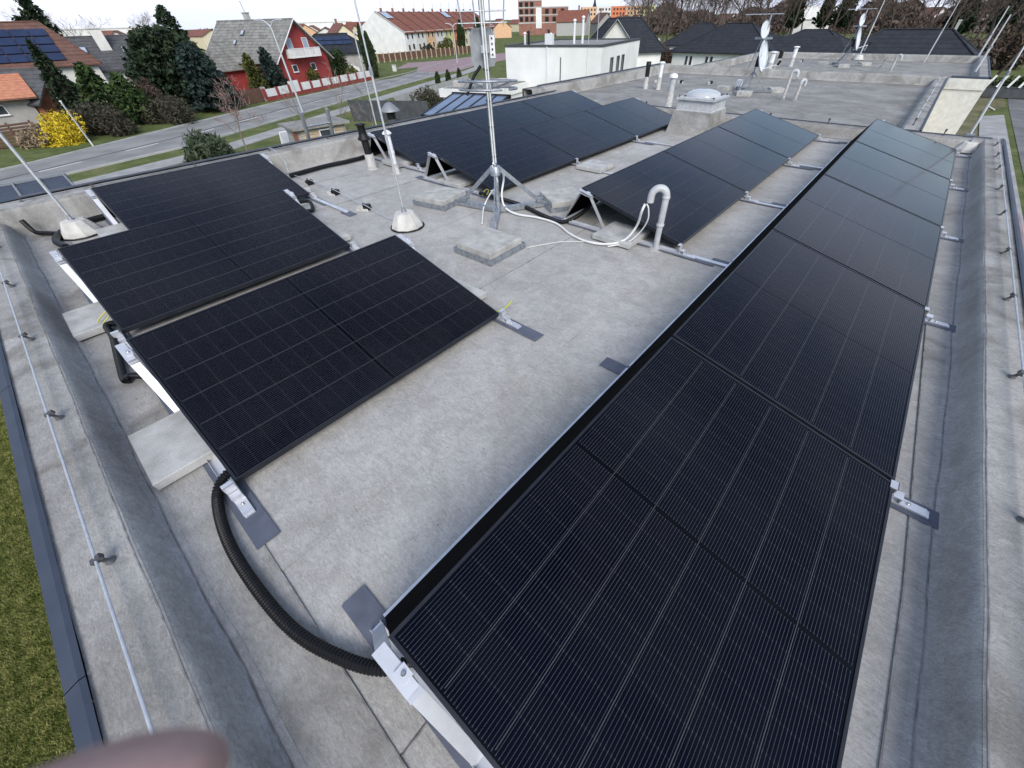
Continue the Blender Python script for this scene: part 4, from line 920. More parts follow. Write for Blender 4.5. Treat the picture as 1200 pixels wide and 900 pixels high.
# ================================================================ vegetation helpers
def rand_quads(C, size, rg_, stretch=1.0, axis=None):
    """C (n,3) centres -> n randomly turned leaf quads"""
    n = len(C); a = rg_.normal(size=(n, 3)); a /= np.linalg.norm(a, axis=1)[:, None]
    if axis is not None: a = axis
    t = rg_.normal(size=(n, 3)); b = np.cross(a, t); b /= np.linalg.norm(b, axis=1)[:, None]+1e-9
    s = (size*rg_.uniform(.6, 1.3, n))[:, None]
    return np.stack([C-a*s*stretch-b*s*.5, C-a*s*stretch*.2+b*s*.5, C+a*s*stretch, C+a*s*stretch*.1-b*s*.6], 1)
def conifer_mesh(h, r, seed, leaf=.16, nb=150, droop=.25, power=.8, m='needle_dark', low=.04, tufts=30, name='crown'):
    g = np.random.default_rng(seed); cs = []; axs = []
    for k in range(nb):
        t = low+(1-low)*(k+g.uniform(0, .8))/nb; a = k*2.39996+g.uniform(-.3, .3); L_ = r*((1-t)**power)*g.uniform(.70, 1.12)+.05*r
        n = max(6, int(tufts*(L_/r)+5)); u = g.uniform(.12, 1, n)**.7
        px = u*L_; side = g.normal(0, .10, n)*L_*(1.1-u*.5); z = t*h + u*L_*(.22-droop*u*2.0)+g.normal(0, .03*r, n)
        ca, sa = math.cos(a), math.sin(a)
        cs.append(np.stack([px*ca-side*sa, px*sa+side*ca, z], 1))
        ax = np.stack([np.full(n, ca), np.full(n, sa), g.normal(-.15, .5, n)], 1)+g.normal(0, .45, (n, 3)); ax /= np.linalg.norm(ax, axis=1)[:, None]; axs.append(ax)
    C = np.concatenate(cs); A = np.concatenate(axs); return rand_quads(C, leaf, g, 1.1, A)
def tree_conifer(name, label, loc, h, r, seed, m='needle_dark', group=None, **kw):
    t_ = thing(name, label, 'tree', loc, 0, group)
    MB().tube([(0, 0, -.05), (.03*r, 0, h*.5), (0, 0, h*.97)], [h*.022, h*.014, .01], 7).build('trunk', 'bark', t_)
    quads_np('crown', conifer_mesh(h, r, seed, **kw), m, t_); return t_
def blob_points(n, rad, seed, shell=.45, lumps=9):
    g = np.random.default_rng(seed); out = []
    lc = g.normal(size=(lumps, 3)); lc /= np.linalg.norm(lc, axis=1)[:, None]; lc *= g.uniform(.35, .75, (lumps, 1)); lc[:, 2] = np.abs(lc[:, 2])*.9
    lr = g.uniform(.32, .55, lumps)
    pick = g.integers(0, lumps, n); d = g.normal(size=(n, 3)); d /= np.linalg.norm(d, axis=1)[:, None]
    rr = g.uniform(shell, 1, n)**.6
    P = lc[pick]+d*(lr[pick]*rr)[:, None]; P[:, 2] = np.maximum(P[:, 2]+.12, .01)
    return P*np.array(rad), g
def shrub(name, label, loc, rad, seed, m, n=3500, leaf=.12, stem='bark', cat='shrub', group=None, shell=.45, stretch=1.2, lumps=9):
    t_ = thing(name, label, cat, loc, 0, group); C, g = blob_points(n, rad, seed, shell, lumps)
    st = MB()
    for k in range(9):
        e = C[g.integers(0, len(C))]; st.tube([(0, 0, 0), (e[0]*.4, e[1]*.4, e[2]*.55), tuple(e)], [.04, .025, .008], 4)
    st.build('stems', stem, t_)
    quads_np('foliage', rand_quads(C, leaf, g, stretch), m, t_); return t_
def column_tree(name, label, loc, h, r, seed, m='thuja', group=None, n=2600, leaf=.14):
    t_ = thing(name, label, 'tree', loc, 0, group); g = np.random.default_rng(seed)
    z = g.uniform(.02, 1, n); prof = np.minimum(1, (1.02-z)*2.6)**.7*np.minimum(1, .55+z*1.6); a = g.uniform(0, 2*PI, n)
    rr = r*prof*g.uniform(.55, 1.05, n)*(1+.12*np.sin(a*3+z*9))
    C = np.stack([rr*np.cos(a), rr*np.sin(a), z*h], 1); A = np.stack([np.cos(a)*.25, np.sin(a)*.25, np.full(n, 1.0)], 1)+g.normal(0, .25, (n, 3)); A /= np.linalg.norm(A, axis=1)[:, None]
    MB().tube([(0, 0, 0), (0, 0, h*.9)], [.08, .02], 6).build('trunk', 'bark', t_)
    quads_np('crown', rand_quads(C, leaf, g, 1.3, A), m, t_); return t_
def bare_mesh(seed, h, spread=.55, levels=4, trunk_r=.2, up_=.35, fork=5):
    rr = random.Random(seed); limbs = MB(); tw = []
    def grow(p, d, L_, r_, lev):
        q = [p]; c = p.copy(); dd = d.copy(); k = 4 if lev < 2 else 3
        for i in range(k):
            dd = (dd+Vector((rr.gauss(0, .14), rr.gauss(0, .14), rr.gauss(.04, .10)))).normalized(); c = c+dd*(L_/k); q.append(c.copy())
        if lev <= 2: limbs.tube(q, [r_*(1-.62*i/k) for i in range(k+1)], 6 if lev == 0 else 4, False)
        else:
            for a, b in zip(q, q[1:]):
                s = dd.orthogonal().normalized()*max(r_, .012); tw.append([a-s, a+s, b+s*.6, b-s*.6])
        if lev >= levels: return
        nf = fork+(3 if lev == 0 else 0)
        for j in range(nf):
            t = (.30 if lev == 0 else .25)+(.98-.28)*(j+rr.random()*.8)/nf; t = min(t, .98); x = t*k; i = min(int(x), k-1); pp = q[i].lerp(q[i+1], x-i)
            a = rr.random()*6.283; side = dd.orthogonal().normalized(); side.rotate(Matrix.Rotation(a, 3, dd)); 
            nd = (dd*rr.uniform(.35, .8)+side*spread*rr.uniform(.7, 1.5)+Vector((0, 0, up_*rr.random()))).normalized()
            grow(pp, nd, L_*rr.uniform(.36, .58)*(1.15-.35*t), r_*.48*(1-.4*t), lev+1)
    grow(Vector((0, 0, -.1)), Vector((0, 0, 1)), h*.92, trunk_r, 0)
    return limbs, np.array([[tuple(v) for v in q_] for q_ in tw], dtype=np.float32)
BARE = {}
def bare_tree(name, label, loc, kind, s=1.0, rz=0.0, group=None, bark='bark', twig='twig', cat='tree', **kw):
    if kind not in BARE:
        l_, t_ = bare_mesh(kw.pop('seed', 1), **kw)
        BARE[kind] = (l_.mesh('trunk', bark), t_, None)
        o_ = quads_np('crown', t_, twig); BARE[kind] = (BARE[kind][0], o_.data); bpy.data.objects.remove(o_)
    r_ = thing(name, label, cat, loc, rz, group); r_.scale = (s, s, s)
    obj('trunk', BARE[kind][0], r_); obj('crown', BARE[kind][1], r_); return r_

# ================================================================ building helpers
def window(parent, x, y, z, w_, h_, rz=0.0, fm_='white_paint', gm='glass_dark', mull=0, sill=True):
    """opening in the plane facing local -y before turning by rz; x,y,z is its centre on the wall face"""
    m3 = Matrix.Rotation(rz, 3, 'Z'); t = .07
    fr = MB(); c = Vector((x, y, z))
    for (ox, oz, sx, sz) in ((-w_/2+t/2, 0, t, h_), (w_/2-t/2, 0, t, h_), (0, h_/2-t/2, w_-2*t, t), (0, -h_/2+t/2, w_-2*t, t)):
        fr.box(c+m3 @ Vector((ox, -.03, oz)), (sx, .07, sz), rz)
    for k in range(mull): fr.box(c+m3 @ Vector((-w_/2+(k+1)*w_/(mull+1), -.03, 0)), (t*.7, .06, h_-2*t), rz)
    if sill: fr.box(c+m3 @ Vector((0, -.08, -h_/2-.03)), (w_+.1, .16, .05), rz)
    f_ = fr.build('window', fm_, parent)
    pn = MB().box(c+m3 @ Vector((0, -.012, 0)), (w_-2*t, .02, h_-2*t), rz); pn.build('pane', gm, f_); return f_
def slope_box(mb, quad, th=.16):
    q = [Vector(p) for p in quad]; n = (q[1]-q[0]).cross(q[3]-q[0]).normalized()
    if n.z < 0: q = q[::-1]; n = -n
    lo = [p-n*th for p in q]; k = len(q)
    mb.add(q+lo, [tuple(range(k)), tuple(range(k, 2*k))[::-1]]+[(i, k+i, k+(i+1) % k, (i+1) % k) for i in range(k)])
def gable_house(name, label, loc, rz, w_, d_, eave, ridge, wall, roof, over=.4, wins=(), group=None, trim=None, overg=.4):
    """ridge along local x; gables at x = +-w/2; fronts at y = +-d/2"""
    h = thing(name, label, 'house', loc, rz, group)
    x, y = w_/2, d_/2
    b = MB(); b.add([(-x, -y, 0), (x, -y, 0), (x, y, 0), (-x, y, 0), (-x, -y, eave), (x, -y, eave), (x, y, eave), (-x, y, eave), (-x, 0, ridge-.15), (x, 0, ridge-.15)],
        [(0, 1, 5, 4), (2, 3, 7, 6), (1, 2, 6, 9, 5), (3, 0, 4, 8, 7), (4, 5, 9, 8), (6, 7, 8, 9)])
    b.build('wall', wall, h)
    sl = (ridge-eave)/y; ye = y+over; ze = eave-over*sl; xe = x+overg
    r_ = None
    for sg in (-1, 1):
        m = MB(); slope_box(m, [(-xe, sg*ye, ze+.1), (xe, sg*ye, ze+.1), (xe, 0, ridge+.1), (-xe, 0, ridge+.1)])
        o_ = m.build('roof', roof, h); r_ = r_ or o_
    MB().tube([(-xe, 0, ridge+.1), (xe, 0, ridge+.1)], .10, 6).build('ridge_cap', roof, r_)
    if trim:
        for sx in (-1, 1):
            for sg in (-1, 1):
                MB().bar((sx*(xe+.03), sg*ye, ze+.0), (sx*(xe+.03), 0, ridge+.03), .05, .26, (1, 0, 0)).build('bargeboard', trim, h)
    for wd in wins: window(h, *wd)
    return h, r_
def hip_house(name, label, loc, rz, w_, d_, eave, ridge, wall, roof, over=.5, rl=None, wins=(), group=None):
    h = thing(name, label, 'house', loc, rz, group); x, y = w_/2, d_/2
    MB().bb(-x, x, -y, y, 0, eave+.02).build('wall', wall, h)
    xe, ye = x+over, y+over; rl = (w_-d_)/2 if rl is None else rl; rl = max(rl, .15)
    E_ = [(-xe, -ye, eave), (xe, -ye, eave), (xe, ye, eave), (-xe, ye, eave)]; A, B = (-rl, 0, ridge), (rl, 0, ridge)
    r_ = MB().add(E_+[A, B]+[(p[0], p[1], p[2]-.14) for p in E_], [(0, 1, 5, 4), (2, 3, 4, 5), (1, 2, 5), (3, 0, 4), (0, 6, 7, 1), (1, 7, 8, 2), (2, 8, 9, 3), (3, 9, 6, 0), (9, 8, 7, 6)]).build('roof', roof, h)
    for a, c in ((E_[0], A), (E_[3], A), (E_[1], B), (E_[2], B), (A, B)):
        MB().tube([Vector(a)+Vector((0, 0, .03)), Vector(c)+Vector((0, 0, .03))], .09, 6).build('ridge_tile', roof, r_)
    for wd in wins: window(h, *wd)
    return h, r_
def chimney(parent, x, y, z0, z1, w_=.7, m='pale_wall'):
    c = MB().bb(x-w_/2, x+w_/2, y-w_*.4, y+w_*.4, z0, z1); c.bb(x-w_*.6, x+w_*.6, y-w_*.5, y+w_*.5, z1, z1+.12); c.build('chimney', m, parent)
def g3(px, py): p = at(px, py, GZ); return Vector((p.x, p.y, GZ))
def fd(px, py, d): p = far(px, py, d); return Vector((p.x, p.y, GZ))

# ---------------------------------------------------------------- red gabled house
RA = R(17)
gp = fd(352, 60, 90)
rc = gp-Vector((math.cos(RA), math.sin(RA), 0))*8.0
rh_, rr_ = gable_house('red_house', 'red house with grey tiled roof, white trimmed gable and balcony', (rc.x, rc.y, GZ), RA, 16.0, 10.4, 4.0, 8.3, 'red_render', 'tile_grey', .7, trim='white_paint', overg=.7)
for zz, yy in ((5.2, -1.7), (5.2, 1.5)): window(rh_, 8.0, yy, zz, 1.1, 2.1, PI/2, 'white_paint', 'glass_sky', 0, False)
for yy in (-2.2, 1.6): window(rh_, 8.0, yy, 2.7, 1.0, .9, PI/2, 'white_paint', 'glass_dark')
bal = MB().bb(8.03, 9.2, -3.0, 3.0, 3.95, 4.12).build('balcony', 'white_paint', rh_)
for k in range(22): MB().bb(9.14, 9.18, -2.95+k*.281-.10, -2.95+k*.281+.10, 4.12, 5.0).build('baluster', 'white_paint', bal)
for s_ in (-1, 1):
    for k in range(4): MB().bb(8.1+k*.26, 8.3+k*.26, s_*2.97-.02, s_*2.97+.02, 4.12, 5.0).build('baluster', 'white_paint', bal)
MB().bb(9.10, 9.22, -3.05, 3.05, 5.0, 5.08).build('handrail', 'white_paint', bal)
sl_ = (8.3-4.0)/5.2
for xx, ww_ in ((-1.2, 1.9), (-2.2, 3.2)):
    z_ = 8.3-sl_*ww_+.22; f_ = MB().box((xx, -ww_, z_), (.65, .9, .10), 0, 0, math.atan(sl_)).build('roof_window', 'fence_grey', rr_)
    MB().box((xx, -ww_-.04, z_+.05), (.48, .7, .04), 0, 0, math.atan(sl_)).build('pane', 'glass_sky', f_)
chimney(rr_, -1.8, .5, 7.4, 9.2, .8, 'pvc_weathered')
MB().tube([(-1.8, .5, 9.2), (-2.0, .5, 10.6)], .05, 5).build('aerial', 'galv_dull', rr_)
an = Vector((-1.4, -5.6, 0))
# hipped annex on the road side
ax_ = MB().bb(-5.0, 0.0, -9.4, -5.22, 0, 2.9).build('annex', 'red_render', rh_)
xe0, xe1, ye0, ye1, ev, rg_ = -5.5, .5, -10.0, -3.8, 2.85, 6.0
MB().add([(xe0, ye0, ev), (xe1, ye0, ev), (xe1, ye1, ev), (xe0, ye1, ev), (-2.5, -6.8, rg_), (-2.5, -3.1, rg_), (xe0, ye0, ev-.15), (xe1, ye0, ev-.15), (xe1, ye1, ev-.15), (xe0, ye1, ev-.15)],
    [(0, 1, 4), (1, 2, 5, 4), (3, 0, 4, 5), (0, 6, 7, 1), (1, 7, 8, 2), (3, 9, 6, 0)]).build('annex_roof', 'tile_grey', ax_)
window(rh_, -6.6, -5.2, 1.9, .9, 1.0)
# white and red street fence, each panel its own
fa, fb = g3(314, 119), g3(437, 93); fv = fb-fa; fl = fv.length; ang_f = math.atan2(fv.y, fv.x)
wf = thing('street_fence', 'low red street fence with white panels in front of the red house', 'fence', fa, ang_f)
MB().bb(0, fl, -.12, .12, 0, .45).build('plinth', 'red_paint', wf)
nf = 11
for k in range(nf+1): MB().bb(k*fl/nf-.2, k*fl/nf+.2, -.14, .14, .45, 1.42).build('post', 'red_paint', wf)
for k in range(nf):
    if k == 2: MB().bb(k*fl/nf+.2, (k+1)*fl/nf-.2, -.04, .04, .10, 1.75).build('gate', 'white_paint', wf)
    else: MB().bb(k*fl/nf+.22, (k+1)*fl/nf-.22, -.05, .05, .48, 1.32+.05*(k % 2)).build('panel', 'white_paint', wf)
# brown board fence to its left
fa2, fb2 = g3(262, 128), g3(311, 119); fv = fb2-fa2
bf = thing('board_fence', 'dark brown board fence left of the red and white fence', 'fence', fa2, math.atan2(fv.y, fv.x))
nl = 26
for k in range(nl): MB().bb(k*fv.length/nl, (k+.86)*fv.length/nl, -.02, .02, .05, 1.55+.05*random.random()).build('board', 'wood_brown', bf)
for z_ in (.35, 1.2): MB().bb(0, fv.length, .02, .07, z_, z_+.09).build('rail', 'wood_brown', bf)
MB().box((fv.length+.4, 0, .8), (.5, .4, 1.6)).build('end_post', 'stone_wall', bf)

# ---------------------------------------------------------------- left group of houses
P = fd(0, 45, 88)
h_, r_ = hip_house('brown_roof_house', 'house with brown tiled hip roof and dark solar panels at far left', (P.x, P.y, GZ), R(86), 13.5, 10, 4.8, 8.6, 'pale_wall', 'tile_brown', .5, 4.2)
n_ = Vector((0, -1, 0)); sl = (8.6-4.8)/5.5
for k in range(4):
    for j in range(6):
        yy = -4.6+k*1.02; z_ = 4.8+(yy+5.5)*sl+.16
        MB().box((-4.6+j*1.62, yy, z_), (1.55, 1.05, .05), 0, 0, math.atan(sl)).build('solar_panel', 'pv_far', r_)
P = fd(106, 60, 98)
h_, r_ = hip_house('grey_roof_house', 'house with dark grey hip roof and pale chimney behind the conifers', (P.x, P.y, GZ), R(80), 18, 10.5, 3.6, 7.1, 'pale_wall', 'tile_dark', .5, 6.3)
sl = (7.1-3.6)/5.75
def rwin(r_, x, y, rid, w_=.8, l_=1.2, g='glass_sky'):
    z_ = rid+y*sl+.12; f_ = MB().box((x, y, z_), (w_, l_, .10), 0, 0, math.atan(sl)).build('roof_window', 'fence_grey', r_); MB().box((x, y-.02, z_+.05), (w_*.75, l_*.78, .04), 0, 0, math.atan(sl)).build('pane', g, f_)
for a in ((-4.2, -3.2), (-.6, -2.4), (4.0, -2.6)): rwin(r_, a[0], a[1], 7.1)
rwin(r_, 6.0, -2.9, 7.1, 1.2, 2.4, 'pv_far'); rwin(r_, -2.3, -2.2, 7.1, 1.4, 2.2, 'pv_far')
chimney(r_, 1.9, -1.9, 5.2, 7.9, 1.3, 'pale_wall'); chimney(r_, -6.6, .2, 6.2, 7.5, .6, 'pale_wall')
# orange tiled shed
pb = g3(60, 147); SHX = R(90)
sh = thing('garden_shed', 'grey rendered shed with orange tiled roof at the left edge', 'shed', (pb.x, pb.y, GZ), R(87))
MB().bb(-11, -.2, 0, 5.5, 0, 2.75).build('wall', 'grey_render', sh)
window(sh, -3.1, 0, 1.75, 1.35, .85)
slp = 1.75/4.2
rf = MB(); slope_box(rf, [(-12, -.7, 2.62), (.55, -.7, 2.62), (.55, 3.3, 4.3), (-12, 3.3, 4.3)], .10); ro = rf.build('roof', 'tile_orange', sh)
b_ = MB(); slope_box(b_, [(-12, 3.3, 4.3), (.55, 3.3, 4.3), (.55, 6.4, 2.9), (-12, 6.4, 2.9)], .10); b_.build('roof', 'tile_orange', sh)
for k in range(9):
    y0_ = -.75+k*.455; z0_ = 2.62+(y0_+.7)*(1.68/4.0)+.03
    m = MB(); slope_box(m, [(-12.02, y0_, z0_+.05), (.58, y0_, z0_+.05), (.58, y0_+.50, z0_+.02+.50*.42), (-12.02, y0_+.50, z0_+.02+.50*.42)], .05); m.build('tile_course', 'tile_orange', ro)
MB().tube([(-12, 3.3, 4.36), (.58, 3.3, 4.36)], .13, 7).build('ridge_tile', 'tile_orange', ro)
MB().tube([(-12, -.78, 2.55), (.6, -.78, 2.55)], .08, 6).build('gutter', 'wood_brown', ro)
# slatted fence before the shed
fa3, fb3 = g3(0, 176), g3(45, 169); fv = fb3-fa3; fa3 = fa3-fv.normalized()*3
sf_ = thing('slat_fence', 'dark brown slat fence in front of the orange roofed shed', 'fence', fa3, math.atan2(fv.y, fv.x)); ln_ = fv.length+3.6
for k in range(7): MB().bb(0, ln_, -.02, .02, .12+k*.24, .12+k*.24+.17).build('slat', 'wood_brown', sf_)
for k in range(5): MB().bb(k*ln_/4-.07, k*ln_/4+.07, .02, .14, 0, 1.85).build('post', 'wood_brown', sf_)
P = fd(22, 78, 82)
h_, r_ = gable_house('garden_house', 'small gabled garden house with dark roof and reddish boarded gable', (P.x, P.y-1.0, GZ), R(38), 8.5, 6.4, 2.3, 4.7, 'wood_red', 'tile_dark', .6, overg=.5)
MB().bb(4.5, 5.0, -1.4, -1.0, 0, 2.4).build('post', 'cream', h_)
MB().bb(5.6, 5.9, 1.6, 2.0, 0, 2.2).build('post', 'white_paint', h_)

# ---------------------------------------------------------------- middle distance houses
P = fd(388, 45, 118)
h_, r_ = hip_house('dark_roof_house', 'low dark roofed house with roof solar panels behind the red house', (P.x, P.y, GZ), R(70), 14, 9, 3.3, 6.2, 'grey_render', 'tile_black', .6, 3)
sl = 2.9/5.1
for k in range(2):
    for j in range(4): MB().box((-2.6+j*1.75, -2.6+k*1.1, 6.2+(-2.6+k*1.1)*sl+.16), (1.65, 1.05, .05), 0, 0, math.atan(sl)).build('solar_panel', 'pv_far', r_)
P = fd(398, 36, 168)
h_, r_ = gable_house('yellow_house', 'yellow house with red roof seen above the dark roofed house', (P.x, P.y, GZ), R(-20), 15, 9, 4.2, 7.6, 'cream', 'tile_red', .5)
window(h_, 0, -4.5, 3.3, 1.6, 1.4, 0, 'white_paint', 'glass_dark'); window(h_, -4.5, -4.5, 3.3, 1.6, 1.4, 0, 'white_paint', 'glass_dark')
window(h_, 7.5, 0, 5.2, 1.5, 1.3, PI/2, 'white_paint', 'glass_dark')
chimney(r_, -2, 0, 7.2, 8.6, .7, 'brick_raw')
# terraced houses, one by one
c0 = g3(478, 63); td_ = Vector((-.35, .937, 0)).normalized(); tn = Vector((td_.y, -td_.x, 0)); cols = [('pale_wall', 'white'), ('pale_wall', 'grey'), ('apricot', 'apricot'), ('pale_wall', 'off-white'), ('lime', 'yellow green'), ('orange_wall', 'orange'), ('cream', 'cream'), ('pale_wall', 'whitish'), ('red_render', 'dark red'), ('cream', 'pale cream'), ('pale_wall', 'light grey')]
UW = 6.6
for k, (m, nm) in enumerate(cols):
    cc = c0+td_*(UW*(k+.5))-tn*9.5
    lab = '%s terraced house under the long red roof, %s' % (nm, 'nearest, with the white gable' if k == 0 else '%s from the white gable' % ['', 'second', 'third', 'fourth', 'fifth', 'sixth', 'seventh', 'eighth', 'ninth', 'tenth', 'last'][k])
    h = thing('terraced_house', lab, 'house', (cc.x, cc.y, GZ), math.atan2(td_.y, td_.x), 'terraced houses under the long red roof')
    x, y, ev, rg2 = UW/2, 9.5, 5.4, 10.2
    wl = MB().add([(-x, -y, 0), (x, -y, 0), (x, y, 0), (-x, y, 0), (-x, -y, ev), (x, -y, ev), (x, y, ev), (-x, y, ev), (-x, 0, rg2-.1), (x, 0, rg2-.1)], [(0, 1, 5, 4), (2, 3, 7, 6), (1, 2, 6, 9, 5), (3, 0, 4, 8, 7)])
    wl.build('wall', m if k else 'white_render', h)
    m_ = MB(); slope_box(m_, [(-x+.05, -y-.5, ev-.4), (x-.05, -y-.5, ev-.4), (x-.05, 0, rg2), (-x+.05, 0, rg2)]); rr2 = m_.build('roof', 'tile_red', h)
    m_ = MB(); slope_box(m_, [(-x+.05, y+.5, ev-.4), (x-.05, y+.5, ev-.4), (x-.05, 0, rg2), (-x+.05, 0, rg2)]); m_.build('roof', 'tile_red', h)
    MB().bar((-x, -y-.5, ev-.35), (-x, 0, rg2+.08), .30, .30, (0, 0, 1)).build('party_wall_coping', 'tile_brown' if k else 'pvc_weathered', rr2)
    for wx, wz, ww, wh in ((-1.5, 4.2, 1.1, 1.4), (1.2, 4.2, 1.1, 1.4), (1.2, 1.6, 1.4, 1.5)): window(h, wx, -y, wz, ww, wh, 0, 'white_paint', 'glass_dark', 0, False)
    MB().bb(-2.0, -1.0, -y-.06, -y, 0, 2.1).build('door', 'wood_brown', h)
    if k in (0, 6):
        for j in range(3): MB().box((-1.6+j*1.25, -2.2, ev+(9.5-2.2)*(rg2-ev)/9.5+.22), (1.2, 3.0, .06), 0, 0, math.atan((rg2-ev+.4)/10.0)).build('solar_panel', 'glass_sky', rr2)
    chimney(rr2, 1.0, .6, rg2-1.2, rg2+.7, .6, 'brick_raw'); MB().tube([(1.6, .6, rg2-.2), (1.6, .6, rg2+2.6)], .05, 4).build('aerial', 'galv_dull', rr2)
# fence of posts and boards before the terrace
fa4, fb4 = g3(444, 74), g3(566, 61); fv = fb4-fa4
tf = thing('board_fence', 'long brown board fence with concrete posts before the terraced houses', 'fence', fa4, math.atan2(fv.y, fv.x))
nn = 22
for k in range(nn): MB().bb(k*fv.length/nn+.15, (k+1)*fv.length/nn-.15, -.05, .05, .3, 1.75).build('panel', 'wood_brown', tf)
for k in range(nn+1): MB().bb(k*fv.length/nn-.15, k*fv.length/nn+.15, -.12, .12, 0, 1.95).build('post', 'wood_light', tf)
# brick shell under construction, far
P = fd(628, 20, 330); bs = thing('brick_building', 'unfinished brick block with concrete frame and empty window openings', 'building', (P.x, P.y, GZ), R(38))
MB().bb(-10.5, 3.5, -6, 6, 0, 15).build('wall', 'brick_raw', bs); MB().bb(3.5, 20, -5, 6, 0, 12).build('wall', 'brick_raw', bs)
for z_ in (5.2, 8.6, 11.9, 14.9): MB().bb(-10.6, 3.6, -6.1, 6.1, z_, z_+.6).build('floor_slab', 'concrete_raw', bs)
for z_ in (5.2, 8.6, 11.9): MB().bb(3.7, 20.1, -5.1, 6.1, z_, z_+.5).build('floor_slab', 'concrete_raw', bs)
MB().bb(.2, 3.7, -6.15, 6.15, 3, 12).build('plastered_bay', 'white_render', bs)
for z_ in (7.2, 10.5, 13.5):
    for x_ in (-8.8, -5.4, -2.2): MB().bb(x_-1, x_+1, -6.2, -5.9, z_-1, z_+1).build('window_opening', 'black', bs)
for z_ in (7.0, 10.4):
    for x_ in (7, 11.5, 16.5): MB().bb(x_-1.1, x_+1.1, -5.2, -4.9, z_-1, z_+1).build('window_opening', 'black', bs)
P = fd(672, 25, 300); h_, r_ = gable_house('old_house', 'old house with weathered red gable roof right of the brick block', (P.x, P.y, GZ), R(20), 17, 10, 6, 10.2, 'pvc_weathered', 'tile_red', .5); chimney(r_, 3, 0, 9.6, 12, .8, 'brick_raw')
P = fd(690, 25, 330); h_, r_ = gable_house('old_house', 'reddish gabled house left of the church spire', (P.x+6, P.y+6, GZ), R(-35), 14, 10, 5, 9, 'grey_render', 'tile_brown', .5); chimney(r_, -3, 0, 8.6, 11, .8, 'brick_raw')
P = fd(696, 20, 560); cs = thing('church_spire', 'thin dark church spire on the skyline', 'church', (P.x, P.y, GZ), .3)
MB().bb(-2.4, 2.4, -2.4, 2.4, 0, 13).build('tower', 'pale_wall', cs); MB().lathe([(3.2, 13), (2.0, 15), (1.0, 18), (.35, 24), (.05, 29)], (0, 0, 0), 8, False).build('spire', 'tile_black', cs)
P = fd(722, 18, 520); ab = thing('apartment_block', 'long orange and pink apartment block on the skyline', 'building', (P.x, P.y, GZ), R(42))
for k, m in enumerate(('apricot', 'pale_wall', 'orange_wall', 'apricot', 'lime')):
    MB().bb(-34+k*14, -20.2+k*14, -5, 5, 0, 14).build('section', m, ab)
    for z_ in (9, 12):
        for j in range(4): MB().bb(-32+k*14+j*3.1, -30.4+k*14+j*3.1, -5.1, -4.9, z_-.7, z_+.8).build('window', 'glass_dark', ab)

# ---------------------------------------------------------------- white cube house with extension and glass canopy
ctop = -.25; ca = at(706, 53, ctop); CRZ = R(14)
wc = thing('white_cube_house', 'white flat roofed house with vent pipes beyond the panels', 'house', (ca.x, ca.y, GZ), CRZ)
H_ = ctop-GZ
Wd = 9.6
MB().bb(-Wd, 0, 0, 12.5, 0, H_-.12).build('wall', 'white_render', wc)
MB().bb(-Wd+.3, -.3, .3, 12.2, H_-.12, H_-.08).build('roof_deck', 'deck_old', wc)
for (x0, x1, y0, y1) in ((-Wd-.05, .05, -.05, .3), (-Wd-.05, .05, 12.2, 12.55), (-Wd-.05, .3-Wd, .3, 12.2), (-.3, .05, .3, 12.2)): MB().bb(x0, x1, y0, y1, H_-.121, H_+.03).build('parapet', 'fence_grey', wc)
MB().bb(-3.9, -3.84, -.06, -.002, 1.5, H_-.8).build('downpipe', 'fence_grey', wc)
MB().bb(-5.3, -5.18, -.08, -.002, 2.6, H_-.1).build('downpipe', 'pvc_white', wc)
MB().bb(-1.35, -1.33, -.012, -.003, 0, H_-.2).build('wall_joint', 'pvc_weathered', wc)
for yy in (3.0, 5.0, 6.6): window(wc, 0, yy, 3.9, .8, 2.2, PI/2, 'fence_grey', 'glass_dark', 0, False)
for (xx, yy, hh_, rr_2, m) in ((-8.6, 2.2, .7, .10, 'pvc_white'), (-7.9, 1.6, .8, .11, 'black'), (-6.2, 3.0, .6, .09, 'pvc_white'), (-7.6, 5.5, .8, .09, 'black'), (-4.3, 4.2, 1.5, .11, 'pvc_white'), (-3.6, 4.6, 1.7, .11, 'pvc_white')):
    v_ = MB().tube([(xx, yy, H_-.08), (xx, yy, H_+hh_)], rr_2, 10).build('vent_pipe', m, wc); MB().lathe([(rr_2*1.5, 0), (rr_2*1.5, .08), (.03, .16)], (xx, yy, H_+hh_), 10).build('cap', m, v_)
MB().bb(-5.7, -5.0, .5, 1.0, H_-.08, H_+.75).build('roof_unit', 'pvc_white', wc)
for xx, yy in ((-2.6, 6), (-2.2, 2.5)): MB().tube([(xx, yy, H_), (xx, yy, H_+2.2)], .03, 5).build('lightning_rod', 'wire', wc)
# lower extension and pergola
e1 = at(514, 104, GZ+3.35)
ex = thing('flat_extension', 'low white flat roofed extension left of the white house', 'building', (e1.x, e1.y, GZ), CRZ)
MB().bb(.2, 5.6, .2, 8.5, 0, 3.05).build('wall', 'white_render', ex); MB().bb(0, 5.8, 0, 8.7, 2.75, 3.35).build('fascia', 'white_paint', ex); MB().bb(.3, 5.5, .3, 8.4, 3.35, 3.39).build('roof_deck', 'deck_old', ex)
for x_, y_ in ((1.2, 1.5), (3.4, 2.2), (4.5, 4)): MB().bevbox((x_, y_, 3.6), (.8, .6, .45), .05).build('roof_unit', 'pvc_weathered', ex)
pgp = at(496, 137, GZ+2.45)
pg = thing('glass_pergola', 'dark framed glass canopy in front of the white extension', 'pergola', (pgp.x, pgp.y, GZ), CRZ)
for k in range(6):
    MB().bar((k*1.05, 0, 2.55), (k*1.05, 4.4, 3.35), .14, .20).build('rafter', 'black', pg)
